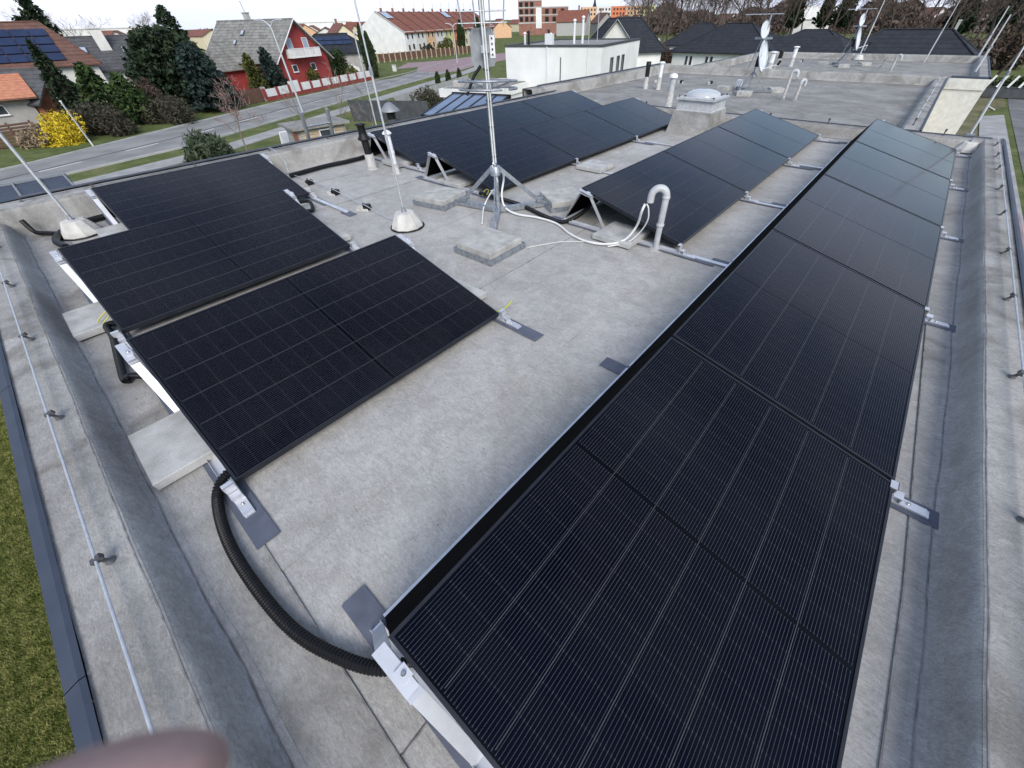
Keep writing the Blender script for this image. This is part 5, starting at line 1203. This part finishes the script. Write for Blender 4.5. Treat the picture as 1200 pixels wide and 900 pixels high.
for k in range(5):
    m = MB(); slope_box(m, [(k*1.05+.06, 0, 2.62), (k*1.05+.99, 0, 2.62), (k*1.05+.99, 4.35, 3.41), (k*1.05+.06, 4.35, 3.41)], .02); m.build('pane', 'glass_mid', pg)
MB().bb(-.15, 5.4, -.12, .06, 2.3, 2.62).build('front_beam', 'black', pg); MB().bb(-.15, 5.4, 4.35, 4.5, 3.2, 3.5).build('rear_beam', 'black', pg)
for x_ in (0, 5.25): MB().bb(x_-.1, x_+.1, -.1, .1, 0, 2.3).build('post', 'fence_grey', pg); MB().bb(x_-.06, x_+.06, .1, 4.3, .05, 2.35).build('side_panel', 'fence_grey', pg)
# grey garden fences, panel by panel
def panel_fence(a, b_, h, label, m='fence_grey', pw=2.0, name='panel_fence', postm=None):
    v = b_-a; n = max(1, int(round(v.length/pw))); t_ = thing(name, label, 'fence', a, math.atan2(v.y, v.x)); L_ = v.length/n
    for k in range(n): MB().bb(k*L_+.05, (k+1)*L_-.05, -.03, .03, .04, h).build('panel', m, t_)
    for k in range(n+1): MB().bb(k*L_-.05, k*L_+.05, -.05, .05, 0, h+.06).build('post', postm or m, t_)
    return t_
def gz(px, py, z): p = at(px, py, z); return Vector((p.x, p.y, GZ))
panel_fence(gz(408, 118, -4.4), gz(500, 119, -4.4), 1.85, 'dark grey panel fence beyond the rear parapet')
panel_fence(gz(462, 113, -4.9), gz(548, 88, -4.9), 1.3, 'pale concrete panel fence along the near side of the road', 'paving_pale', 2.4, postm='stone_wall')
shrub('clipped_hedge', 'dark clipped hedge beside the pale concrete fence', gz(502, 113, -5.0), (2.6, 2.6, 1.9), 66, 'leaf_dark', 2500, .12)
# low stone shed with light boards
p0 = gz(345, 166, -4.6); s1 = gz(346, 152, -3.75); s2 = gz(403, 143, -3.75); v = s2-s1
ss = thing('stone_shed', 'low flat roofed shed of grey stone and light boards behind the rear parapet', 'shed', s1, math.atan2(v.y, v.x)); wl_ = v.length; dp = 2.6
MB().bb(0, wl_, 0, dp, 0, 2.40).build('wall', 'stone_wall', ss); MB().bb(-.3, wl_+.3, -.35, dp+.3, 2.40, 2.55).build('roof', 'deck_old', ss)
for k in range(9): MB().bb(.25, wl_-.2, -.05, -.003, .15+k*.235, .36+k*.235).build('board', 'wood_light', ss)
window(ss, wl_*.58, -.05, 1.65, 1.1, 1.2, 0, 'white_paint', 'glass_dark')
MB().bb(-.12, -.003, -.05, .7, .1, 2.36).build('corner_post', 'wood_red', ss)
# grey glazed canopy at the far left behind the rear parapet
k0 = at(92, 222, -2.0); k1 = at(0, 238, -2.0)
cn = thing('canopy', 'grey panelled canopy roof behind the parapet at far left', 'canopy', (k0.x-.2, k0.y, GZ), 0)
for k in range(7):
    m = MB(); slope_box(m, [(-1.9, -.05-k*.62, 4.28), (0, -.05-k*.62, 4.12), (0, -.60-k*.62, 4.12), (-1.9, -.60-k*.62, 4.28)], .03); m.build('panel', 'canopy_panel' if 'canopy_panel' in MATS else 'coping', cn)
    MB().bar((-1.95, -k*.62-.02, 4.30), (.05, -k*.62-.02, 4.14), .05, .07).build('rafter', 'galv_dull', cn)
MB().bb(-.02, .08, -4.4, .05, 4.02, 4.14).build('front_beam', 'galv_dull', cn); MB().bb(-2.0, -1.9, -4.4, .05, 4.2, 4.34).build('rear_beam', 'galv_dull', cn)
for y_ in (0, -4.3): MB().bb(-1.95, -1.85, y_-.05, y_+.05, 0, 4.2).build('post', 'galv_dull', cn)

# ---------------------------------------------------------------- black roofed bungalows on the right
def bungalow(px, py, d, w_, dd, rz, label, eave=2.9, ridge=6.0, rl=None, wins=()):
    P = fd(px, py, d); return hip_house('black_roof_house', label, (P.x, P.y, GZ), rz, w_, dd, eave, ridge, 'white_render', 'tile_black', .6, rl, wins)
h_, r_ = bungalow(862, 45, 96, 17, 11, R(-4), 'white bungalow with black hip roof behind the big satellite dish', 2.9, 6.35, 2.2)
for x_ in (-5.2, -1.4):
    for s_ in (-.42, .42): window(h_, x_+s_, -5.5, 1.75, .62, 1.35, 0, 'white_paint', 'glass_dark', 0, False)
window(h_, 4.6, -5.5, 1.75, 1.4, 1.3, 0, 'white_paint', 'glass_dark')
wg = MB().bb(8.5, 18.5, -3.5, 3.5, 0, 2.7).build('garage_wing', 'white_render', h_); MB().add([(8.0, -4.1, 2.7), (19, -4.1, 2.7), (19, 4.1, 2.7), (8.0, 4.1, 2.7), (6, 0, 4.9), (16, 0, 4.9), (8.0, -4.1, 2.55), (19, -4.1, 2.55), (19, 4.1, 2.55)], [(0, 1, 5, 4), (2, 3, 4, 5), (1, 2, 5), (0, 6, 7, 1), (1, 7, 8, 2)]).build('wing_roof', 'tile_black', wg)
h_, r_ = bungalow(822, 45, 118, 13, 10, R(10), 'white house with black roof half hidden behind the windowed bungalow', 3.0, 6.2, 1.5)
h_, r_ = bungalow(952, 48, 106, 13, 10, R(-2), 'low black hip roof left of the farther dish', 2.8, 5.2, 2.0)
h_, r_ = bungalow(1068, 48, 70, 14, 9, R(-2), 'wide black hip roof right of the farther dish', 3.2, 6.0, 3.0)
chimney(r_, 3.2, .6, 5.2, 6.6, .25, 'pvc_weathered')
h_, r_ = bungalow(730, 45, 92, 11, 9, R(55), 'black gabled house behind the white cube house', 3.2, 7.4, 3.0)
P = fd(724, 45, 88)
h_, r_ = gable_house('black_roof_house', 'steep black roofed dormer with pale trim beside the white cube house', (P.x-1.5, P.y+2, GZ), R(120), 7.5, 6.5, 4.0, 7.3, 'pale_wall', 'tile_black', .5, trim='pale_wall')
# street behind: bin, parked cars
bn = thing('wheelie_bin', 'dark wheeled bin with pale lid standing in the back street', 'bin', g3(797, 72)+Vector((0, 0, .03)), .4)
MB().add([(x*s_, y*s_, z_) for s_, z_ in ((.45, .1), (.6, 1.5)) for x, y in ((-1, -1), (1, -1), (1, 1), (-1, 1))], [(k, (k+1) % 4, 4+(k+1) % 4, 4+k) for k in range(4)]+[(4, 5, 6, 7)]).build('body', 'fence_grey', bn); MB().bevbox((0, 0, 1.6), (1.3, 1.3, .2), .06).build('lid', 'pale_wall', bn)
for s_ in (-.4, .4): MB().tube([(s_-.05, -.5, .12), (s_+.05, -.5, .12)], .12, 10).build('wheel', 'black', bn)
def car(px, py, rz, label, m, d=None):
    P = g3(px, py) if d is None else fd(px, py, d); c = thing('parked_car', label, 'car', P+Vector((0, 0, .03)), rz)
    prof = [(-2.1, .35), (-2.15, .75), (-1.95, .92), (-1.2, 1.0), (-.55, 1.45), (.85, 1.48), (1.6, 1.02), (2.05, .92), (2.15, .6), (2.1, .35)]
    b = MB(); n = len(prof); vs = [(x, s_*(.86 if z < 1.1 else .68), z) for s_ in (-1, 1) for x, z in prof]
    b.add(vs, [tuple(range(n))[::-1], tuple(range(n, 2*n))]+[(i, (i+1) % n, n+(i+1) % n, n+i) for i in range(n)]); b.build('body', m, c)
    for s_ in (-1, 1): MB().add([(-.95, s_*.80, 1.06), (1.35, s_*.80, 1.06), (.8, s_*.705, 1.40), (-.5, s_*.705, 1.40)], [(0, 1, 2, 3)] if s_ < 0 else [(3, 2, 1, 0)]).build('side_window', 'glass_dark', c)
    MB().add([(-1.19, -.7, 1.04), (-1.19, .7, 1.04), (-.6, .62, 1.43), (-.6, -.62, 1.43)], [(3, 2, 1, 0)]).build('windscreen', 'glass_dark', c)
    for x_ in (-1.35, 1.35):
        for s_ in (-1, 1):
            w__ = MB().tube([(x_, s_*.70, .33), (x_, s_*.90, .33)], .33, 14).build('wheel', 'black', c); MB().tube([(x_, s_*.905, .33), (x_, s_*.915, .33)], .2, 10).build('rim', 'alu_dull', w__)
    for s_ in (-.6, .6): MB().box((-2.1, s_, .72), (.12, .3, .14)).build('headlight', 'pvc_white', c)
    return c
car(779, 58, R(100), 'pale parked car in the back street under the bare trees', 'pale_wall')
car(768, 51, R(95), 'white parked car farther up the back street', 'white_paint')
car(407, 73, R(60), 'light car parked behind the round tree next to the red house', 'pale_wall', 112)
# hedge and white pales at the far right
hd = shrub('hedge', 'dark hedge behind the white pales at the right edge', fd(1188, 75, 78)+Vector((4, 0, 0)), (9, 1.6, 2.0), 91, 'thuja', 6000, .16, cat='hedge')
pf_ = thing('pale_fence', 'row of white angled pales before the hedge at right', 'fence', fd(1162, 74, 76), R(6))
for k in range(12): MB().box((k*.95, 0, 1.55), (.22, .05, 1.1), 0, .35).build('pale', 'white_paint', pf_)
MB().bb(-.3, 11, .04, .10, 1.0, 1.1).build('rail', 'fence_grey', pf_)
MB().bb(-.3, 11, .08, .14, .1, 1.0).build('panel', 'fence_grey', pf_)
# steel sheet / plank on the right rod
o = MB().box((0, 0, 0), (.10, 2.2, .06), .0, 0, 0).build('white_board', 'white_paint', None, (g3(1161, 128).x, g3(1161, 128).y, GZ+.1), (0, 0, .2)); tag(o, 'short white board lying on the verge at right', 'board')

# ---------------------------------------------------------------- street furniture
def street_lamp(px, py, h, label, double=False, rz=0.0, d=None):
    P = g3(px, py) if d is None else fd(px, py, d); t_ = thing('street_lamp', label, 'street lamp', P, rz)
    MB().tube([(0, 0, 0), (0, 0, h*.3), (0, 0, h)], [.13, .115, .08], 8).build('pole', 'wire', t_)
    for s_ in ((-1, 1) if double else (1,)):
        MB().tube([(0, 0, h), (s_*.5, 0, h+.45), (s_*1.2, 0, h+.6)], [.08, .07, .05], 6).build('arm', 'wire', t_); MB().box((s_*1.4, 0, h+.6), (.6, .2, .12)).build('lamp_head', 'pvc_grey', t_)
    return t_
street_lamp(355, 132, 7.6, 'white forked street lamp pole by the road in front of the red house', True, R(30))
street_lamp(536, 74, 6.6, 'double headed street lamp before the terraced houses', True, R(50))
t_ = thing('marker_pole', 'white leaning marker pole on the verge beside the yellow bush', 'pole', g3(110, 172)); MB().tube([(0, 0, 0), (0, 0, 3.4)], .06, 8).build('pole', 'pvc_white', t_); MB().tube([(.05, 0, .6), (.12, 0, 3.3)], .03, 6).build('stay', 'galv', t_); MB().lathe([(.1, 3.38), (.1, 3.45)], (0, 0, 0), 8).build('cap', 'pvc_white', t_)
t_ = thing('road_sign', 'round blue road sign on a post at the junction', 'sign', g3(560, 83), R(-50)); MB().tube([(0, 0, 0), (0, 0, 2.5)], .04, 6).build('post', 'galv', t_)
dsk = MB(); dsk.tube([(0, -.04, 2.5), (0, -.07, 2.5)], .36, 18, True, False); dsk.build('disc', 'sign_blue' if 'sign_blue' in MATS else 'coping', t_)
ar_ = MB().box((0, -.085, 2.5), (.36, .02, .08)); ar_.box((.12, -.085, 2.55), (.18, .02, .07), 0, .7); ar_.box((.12, -.085, 2.45), (.18, .02, .07), 0, -.7); ar_.build('arrow', 'white_paint', t_)
t_ = thing('utility_box', 'small white utility box on the grass island', 'box', g3(463, 84), .3); MB().bevbox((0, 0, .55), (.7, .5, 1.1), .04).build('cabinet', 'pale_wall', t_); MB().bevbox((0, 0, 1.13), (.8, .6, .06), .02).build('lid', 'pvc_grey', t_)
t_ = thing('vent_cowl', 'grey metal chimney cowl rising behind the rear parapet', 'chimney', far(456, 125, 34)+Vector((0, 0, -2.9)))
bz = t_.location.z; MB().lathe([(.42, GZ-bz), (.42, 2.2)], (0, 0, 0), 14).build('flue', 'fence_grey', t_); MB().lathe([(.30, 2.2), (.30, 2.72)], (0, 0, 0), 12).build('throat', 'black', t_); MB().lathe([(.66, 2.66), (.63, 2.74), (.22, 3.10), (.04, 3.16)], (0, 0, 0), 14).build('cowl_cap', 'galv_dull', t_)
# thin rods behind the rear parapet
rod(far(440, 150, 12)+Vector((0, 0, -1.5)), far(414, 36, 12), .02, 'thin rod standing beyond the rear parapet left of the lightning rod')

# ---------------------------------------------------------------- vegetation, left to right
def V(px, py): return g3(px, py)
tree_conifer('conifer', 'tall dark cypress at far left rising above the brown roof', fd(48, 30, 112), 11.6, 2.9, 1, 'needle_dark', leaf=.26, nb=170, droop=-.3, power=.6)
tree_conifer('conifer', 'broad dark conifer left of the tall cypress behind the brown roof', fd(28, 30, 116), 9.4, 2.6, 2, 'needle_dark', leaf=.26, nb=150, droop=-.25, power=.55)
tree_conifer('conifer', 'slender dark spruce in front of the grey roofed house', fd(70, 100, 76), 7.2, 2.0, 3, 'needle_dark', leaf=.17, nb=170)
tree_conifer('conifer', 'bushy green conifer right of the slender spruce', fd(116, 110, 70), 5.3, 2.4, 4, 'needle_green', leaf=.2, nb=150, power=.55, droop=.1)
tree_conifer('conifer', 'big dark pine overlapping the grey roof of the red house', fd(207, 90, 77), 7.6, 5.3, 5, 'needle_dark', leaf=.24, nb=420, power=.40, droop=.0, tufts=52)
tree_conifer('conifer', 'dark bluish pine at the right of the big pine', fd(238, 95, 73), 6.3, 3.1, 6, 'needle_blue', leaf=.22, nb=220, power=.45, droop=.1, tufts=40)
tree_conifer('conifer', 'tall pine top behind the big dark pine', fd(214, 60, 90), 9.9, 3.0, 7, 'needle_dark', leaf=.24, nb=170, power=.6, droop=-.05)
tree_conifer('conifer', 'low green conifer in front of the two dark shrubs', fd(150, 112, 69), 4.4, 2.2, 8, 'needle_green', leaf=.18, nb=140, power=.5, droop=.1)
tree_conifer('conifer', 'golden green cypress before the red house annex', fd(296, 85, 83), 4.9, 1.5, 9, 'needle_olive', leaf=.18, nb=120, power=.6, droop=-.2)
tree_conifer('conifer', 'blue green cypress at the red house gable corner', fd(318, 85, 84), 5.4, 1.9, 10, 'needle_blue', leaf=.18, nb=150, power=.6, droop=-.1)
shrub('round_tree', 'round dark green tree right of the red house gable', fd(392, 80, 108), (3.0, 3.0, 5.0), 12, 'thuja', 5000, .2, cat='tree')
column_tree('column_thuja', 'left of two tall columnar thujas by the road', fd(430, 70, 104), 7.6, .75, 13)
column_tree('column_thuja', 'right of two tall columnar thujas by the road', fd(437, 75, 100), 6.6, .85, 14)
column_tree('column_thuja', 'columnar thuja before the terraced houses, nearest the lamp', fd(541, 50, 172), 7.6, 1.3, 15, leaf=.25)
column_tree('column_thuja', 'columnar thuja before the terraced houses, right of the lamp', fd(561, 48, 172), 8.2, 1.35, 16, leaf=.25)
shrub('garden_shrub', 'brownish green shrub before the terraced houses', fd(523, 55, 168), (3, 3, 3.6), 17, 'needle_olive', 2500, .25)
shrub('garden_shrub', 'dark shrub before the apricot terraced house', fd(503, 58, 168), (3, 2.5, 2.4), 18, 'leaf_dark', 2000, .25)
shrub('forsythia', 'bright yellow flowering bush beside the verge', V(87, 167), (2.3, 2.0, 2.3), 20, 'flower_yellow', 4200, .085, 'bark', 'bush', shell=.35, stretch=1.8, lumps=16)
shrub('dry_grass_tuft', 'pale dry grass clump left of the yellow bush', V(50, 170), (2.1, 1.5, 1.9), 21, 'leaf_dry', 3000, .10, stretch=2.6)
shrub('dark_shrub', 'dark rounded shrub right of the yellow bush', V(133, 158), (3.3, 2.6, 2.6), 22, 'leaf_dark', 6000, .10, stretch=1.6)
shrub('dark_shrub', 'dark rounded shrub under the big pine', V(200, 143), (3.9, 2.8, 2.5), 23, 'leaf_dark', 6500, .10, stretch=1.6)
shrub('brown_shrub', 'brown leafless shrub between the green conifer and the big pine', fd(172, 105, 72), (2.2, 2.2, 4.0), 24, 'leaf_brown', 4500, .10, stretch=1.8)
shrub('brown_shrub', 'low brown shrub under the slender spruce', fd(83, 135, 68), (2.6, 2.0, 2.4), 25, 'leaf_brown', 3500, .10, stretch=1.8)
shrub('green_bush', 'green spiky leaved bush beyond the rear parapet', g3(250, 187), (2.7, 2.0, 1.8), 26, 'leaf_green', 2600, .12, stretch=2.6, shell=.2, lumps=15)
bare_tree('pink_shrub', 'bare pinkish shrub behind the rear parapet', g3(292, 182)+Vector((0, 0, 0)), 'pink', 1.0, .4, None, 'twig_grey', 'twig_pink', 'shrub', seed=31, h=4.4, spread=.85, levels=3, trunk_r=.07, up_=.5, fork=6)
bare_tree('young_tree', 'small bare sapling beside the stone shed', gz(397, 152, -4.5), 'sapling', 1.0, .4, None, 'bark_pale', 'twig_grey', 'tree', seed=32, h=4.6, spread=.5, levels=3, trunk_r=.04, up_=.5, fork=4)
bare_tree('young_tree', 'bare sapling left of the lightning rod beyond the parapet', gz(433, 150, -4.5), 'sapling', 1.05, 2.0)
bare_tree('young_tree', 'bare sapling behind the ladder', gz(365, 158, -4.5), 'sapling', .85, 3.1)
shrub('garden_shrub', 'yellowish shrub by the red and white fence', fd(410, 82, 104), (1.7, 1.5, 1.7), 27, 'needle_olive', 1800, .14)
shrub('garden_shrub', 'green climbing shrub beside the gable of the red house', fd(368, 90, 90), (1.3, 1.2, 2.6), 28, 'needle_olive', 1800, .14)
for i, (px, d, s) in enumerate(((415, 62, 1.0), (433, 66, .8))): pass
# small thujas along the white cube house
for i, (px, py, d) in enumerate(((722, 85, 66), (727, 82, 68), (732, 78, 70))): column_tree('column_thuja', '%s small thuja at the right side of the white house' % ['first', 'second', 'third'][i], fd(px, py, d), 2.3, .45, 40+i, n=900, leaf=.14, group='small thujas by the white house')
shrub('garden_shrub', 'dark rounded shrub at the right corner of the white house', fd(738, 78, 72), (1.5, 1.5, 2.0), 44, 'thuja', 1800, .14)
for i, (px, py) in enumerate(((520, 90), (532, 88), (545, 86))): column_tree('column_thuja', '%s little thuja along the pale concrete fence' % ['first', 'second', 'third'][i], gz(px, py, -4.9)+Vector((-1.0, -.5, 0)), 1.9, .4, 50+i, n=700, leaf=.14, group='little thujas along the concrete fence')
# bare birches far left and behind
bl = ['leaning bare birch behind the cypress at far left', 'bare birch right of the tall cypress', 'bare birch above the grey roof', 'thin bare birch left of the big pine', 'bare birch behind the big pine']
for i, (px, d, s) in enumerate(((70, 130, 1.0), (88, 138, .95), (100, 150, .9), (150, 200, 1.0), (170, 240, 1.1))):
    bare_tree('bare_birch', bl[i], fd(px, 30, d), 'birch', s*.92, i*1.3, 'bare birches at left', 'bark_pale', 'twig_grey', seed=33, h=12, spread=.5, levels=4, trunk_r=.13, up_=.5, fork=5)
# belt of bare trees on the right
spots = [(748, 150), (757, 122), (770, 165), (783, 128), (797, 138), (806, 170), (818, 150), (832, 160), (846, 140), (858, 172), (872, 150), (886, 160), (899, 140), (912, 175), (926, 150), (960, 170), (975, 155), (1008, 140), (1030, 165), (1052, 150), (1078, 170), (1095, 130), (1112, 120), (1128, 160), (1146, 110), (1160, 135), (1172, 100), (1186, 120), (1199, 98), (760, 230), (800, 240), (840, 235), (880, 240), (930, 235), (1040, 240), (1140, 230), (752, 190), (778, 200), (812, 205), (826, 190), (852, 200), (868, 195), (893, 205), (918, 195), (940, 200), (990, 185), (1018, 190), (1065, 195), (1088, 190), (1118, 185), (1152, 170), (1178, 165), (1192, 150)]
LM = [(790, 'along the back street'), (850, 'behind the left part of the windowed bungalow'), (915, 'behind the big dish'), (990, 'behind the low black roof'), (1100, 'behind the wide black roof'), (1300, 'at the right end of the belt')]
spots.sort(); cnt_ = {}
for i, (px, d) in enumerate(spots):
    kd = 'oak%d' % (i % 4); s = random.uniform(.85, 1.2)
    lmk = next(n_ for x_, n_ in LM if px < x_); cnt_[lmk] = cnt_.get(lmk, 0)+1
    tl = '%s bare tree from the left %s' % (ORD[cnt_[lmk]-1], lmk)
    bare_tree('bare_tree', tl, fd(px, 40, d), kd, s, random.uniform(0, 6), 'belt of bare trees', 'bark', 'twig', seed=40+i % 4, h=16, spread=.66, levels=4, trunk_r=.24, up_=.28, fork=7)
pl_ = ['dark pine on the skyline left of the farther dish', 'dark pine on the skyline just left of the farther dish mast', 'dark pine right of the farther dish above the bungalow', 'dark pine above the wide black roof', 'dark pine at the right behind the rods']
for i, (px, d, h) in enumerate(((928, 190, 11.5), (962, 200, 11.0), (985, 190, 11.6), (1122, 150, 9.5), (1180, 140, 9.5))):
    tree_conifer('pine', pl_[i], fd(px, 30, d), h, 3.4, 60+i, 'needle_dark', leaf=.42, nb=110, power=.45, droop=-.1, low=.3)
for i, (px, d, rw, m) in enumerate(((770, 112, 3.5, 'leaf_brown'), (812, 128, 5, 'leaf_brown'), (905, 125, 5, 'leaf_dark'), (945, 128, 5, 'leaf_brown'), (1000, 118, 5, 'leaf_dark'), (1020, 92, 4, 'leaf_brown'), (1120, 92, 5, 'leaf_dark'), (1150, 96, 5, 'leaf_brown'), (1185, 112, 6, 'leaf_brown'), (793, 116, 3, 'thuja'), (1060, 120, 7, 'leaf_brown'), (880, 130, 6, 'leaf_brown'))):
    shrub('hedge_shrub', ['brown thicket by the back street', 'brown thicket left of the bungalow', 'dark thicket behind the dish', 'brown thicket behind the low black roof', 'dark thicket between two black roofs', 'brown bush beside the wide black roof', 'dark thicket right of the wide black roof', 'brown thicket near the two rods', 'brown thicket at the right edge', 'dark evergreen bush beside the wheeled bin', 'brown thicket above the wide black roof', 'brown thicket above the windowed bungalow'][i], fd(px, 50, d), (rw, rw, rw*.85), 70+i, m, 3000, .22, stretch=1.8)
# far wood closing the horizon on the right, one uncountable mass
g = np.random.default_rng(5); n = 42000; azs = g.uniform(720, 1260, n); ds = g.uniform(260, 420, n); C = np.zeros((n, 3))
for i in range(n):
    p = far(azs[i], 20, ds[i]); C[i, 0], C[i, 1] = p.x, p.y
hcap = 8.0+2.5*np.sin(azs*.05)+1.5*np.sin(azs*.13+1); C[:, 2] = GZ+g.uniform(0, 1, n)**.8*hcap
o = quads_np('far_wood', rand_quads(C, .75, g, 1.8), 'twig'); tag(o, 'brown leafless wood closing the horizon on the right', 'wood', kind='stuff')
g = np.random.default_rng(6); n = 9000; azs = g.uniform(-160, 720, n); ds = g.uniform(420, 700, n); C = np.zeros((n, 3))
for i in range(n):
    p = far(azs[i], 20, ds[i]); C[i, 0], C[i, 1] = p.x, p.y
C[:, 2] = GZ+g.uniform(0, 1, n)*(4.5+2*np.sin(azs*.06))
o = quads_np('far_scrub', rand_quads(C, 1.0, g, 1.5), 'twig'); tag(o, 'low brown scrub between the distant houses at left', 'wood', kind='stuff')
# distant houses on the skyline
dc = [('white_render', 'tile_red', 'white', 'red'), ('pale_wall', 'tile_brown', 'pale', 'brown'), ('cream', 'tile_red', 'cream', 'red'), ('apricot', 'tile_red', 'apricot', 'red')]
cnt2 = {}
ds_ = [(118, 260), (128, 330), (145, 420), (165, 300), (185, 420), (200, 480), (232, 300), (262, 330), (285, 420), (305, 300), (322, 360), (350, 260), (365, 330), (380, 230), (402, 260), (418, 330), (430, 420), (455, 480), (610, 420), (585, 300), (640, 480), (745, 420), (780, 330), (815, 300), (850, 330), (900, 280), (950, 260), (1000, 250), (1080, 240), (1130, 220), (1170, 230)]
for i, (px, d) in enumerate(ds_):
    a, b_, na, nb_ = dc[i % 4]
    if px > 700: b_, nb_ = 'tile_brown', 'brown'; d += 70
    P = fd(px, 28, d); zone = 'left' if px < 340 else 'middle' if px < 700 else 'right'
    kz = (na, nb_, zone); cnt2[kz] = cnt2.get(kz, 0)+1
    gable_house('distant_house', '%s small %s distant house with %s roof on the %s skyline, from the left' % (ORD[cnt2[kz]-1], na, nb_, zone), (P.x, P.y, GZ), random.uniform(-.9, .9), random.uniform(12, 20), 10, random.uniform(3.5, 5.0), random.uniform(6.6, 8.0), a, b_, .4, group='%s distant houses with %s roofs at %s' % (na, nb_, zone))
P = fd(128, 26, 420); hl = thing('warehouse', 'long white flat hall on the skyline left of the big pine', 'building', (P.x, P.y, GZ), R(80)); MB().bb(-45, 20, -8, 8, 0, 8.2).build('wall', 'white_render', hl); MB().bb(-45.3, 20.3, -8.3, 8.3, 8.2, 8.7).build('roof', 'pale_wall', hl)
P = fd(350, 25, 520); hl = thing('warehouse', 'long pale hall on the skyline above the red house', 'building', (P.x, P.y, GZ), R(60)); MB().bb(-60, 45, -10, 10, 0, 8.6).build('wall', 'white_render', hl); MB().bb(-60.3, 45.3, -10.3, 10.3, 8.6, 9.1).build('roof', 'pale_wall', hl)
P = fd(952, 20, 215); h_, r_ = gable_house('white_house', 'small white house among the bare trees on the skyline', (P.x, P.y, GZ), .4, 11, 8, 5.5, 8.6, 'white_render', 'pale_wall', .3)

# ================================================================ fingertip at the lens edge (hand of the photographer)
def hand():
    t_ = thing('person', 'blurred pink fingertip of the photographer at the lower left edge', 'person', CAM)
    J = []; Rr = []; E = []
    def v(a, b_, c, r_): J.append(rt*a+up*b_+fwd*c); Rr.append(r_); return len(J)-1
    def chain(i0, pts):
        for p in pts: k = v(*p); E.append((i0, k)); i0 = k
        return i0
    wr = v(-.15, -.17, -.075, .026); pm = v(-.140, -.125, -.045, .024); E.append((wr, pm))
    # index finger reaching over the front edge, its tip dipping into the view
    chain(pm, [(-.125, -.090, -.010, .0125), (-.108, -.078, .020, .0105), (-.0854, -.0664, .040, .0096), (-.0712, -.0609, .047, .0092), (-.0581, -.0566, .0500, .0086), (-.0490, -.0546, .0502, .0080), (-.0440, -.0553, .0500, .0066)])
    chain(pm, [(-.128, -.070, -.030, .0120), (-.112, -.040, -.012, .0100), (-.098, -.028, -.014, .0090), (-.088, -.024, -.018, .0075)])
    chain(pm, [(-.134, -.068, -.045, .0115), (-.120, -.034, -.034, .0098), (-.104, -.022, -.034, .0088), (-.093, -.019, -.036, .0072)])
    chain(pm, [(-.140, -.075, -.060, .0105), (-.126, -.045, -.054, .0090), (-.112, -.034, -.054, .0080), (-.102, -.031, -.055, .0068)])
    chain(pm, [(-.120, -.130, -.045, .0135), (-.098, -.120, -.046, .0110), (-.080, -.108, -.044, .0098), (-.068, -.100, -.042, .0080)])
    me = bpy.data.meshes.new('hand'); me.from_pydata([tuple(j) for j in J], E, []); me.materials.append(MATS['skin'])
    o_ = obj('hand', me, t_); md = o_.modifiers.new('skin', 'SKIN'); md.use_smooth_shade = True
    for sv, r_ in zip(me.skin_vertices[0].data, Rr): sv.radius = (r_, r_)
    me.skin_vertices[0].data[0].use_root = True
    s_ = o_.modifiers.new('sub', 'SUBSURF'); s_.levels = 2; s_.render_levels = 2
hand_mesh_needs = True
def add_skin_layer():
    pass
hand()
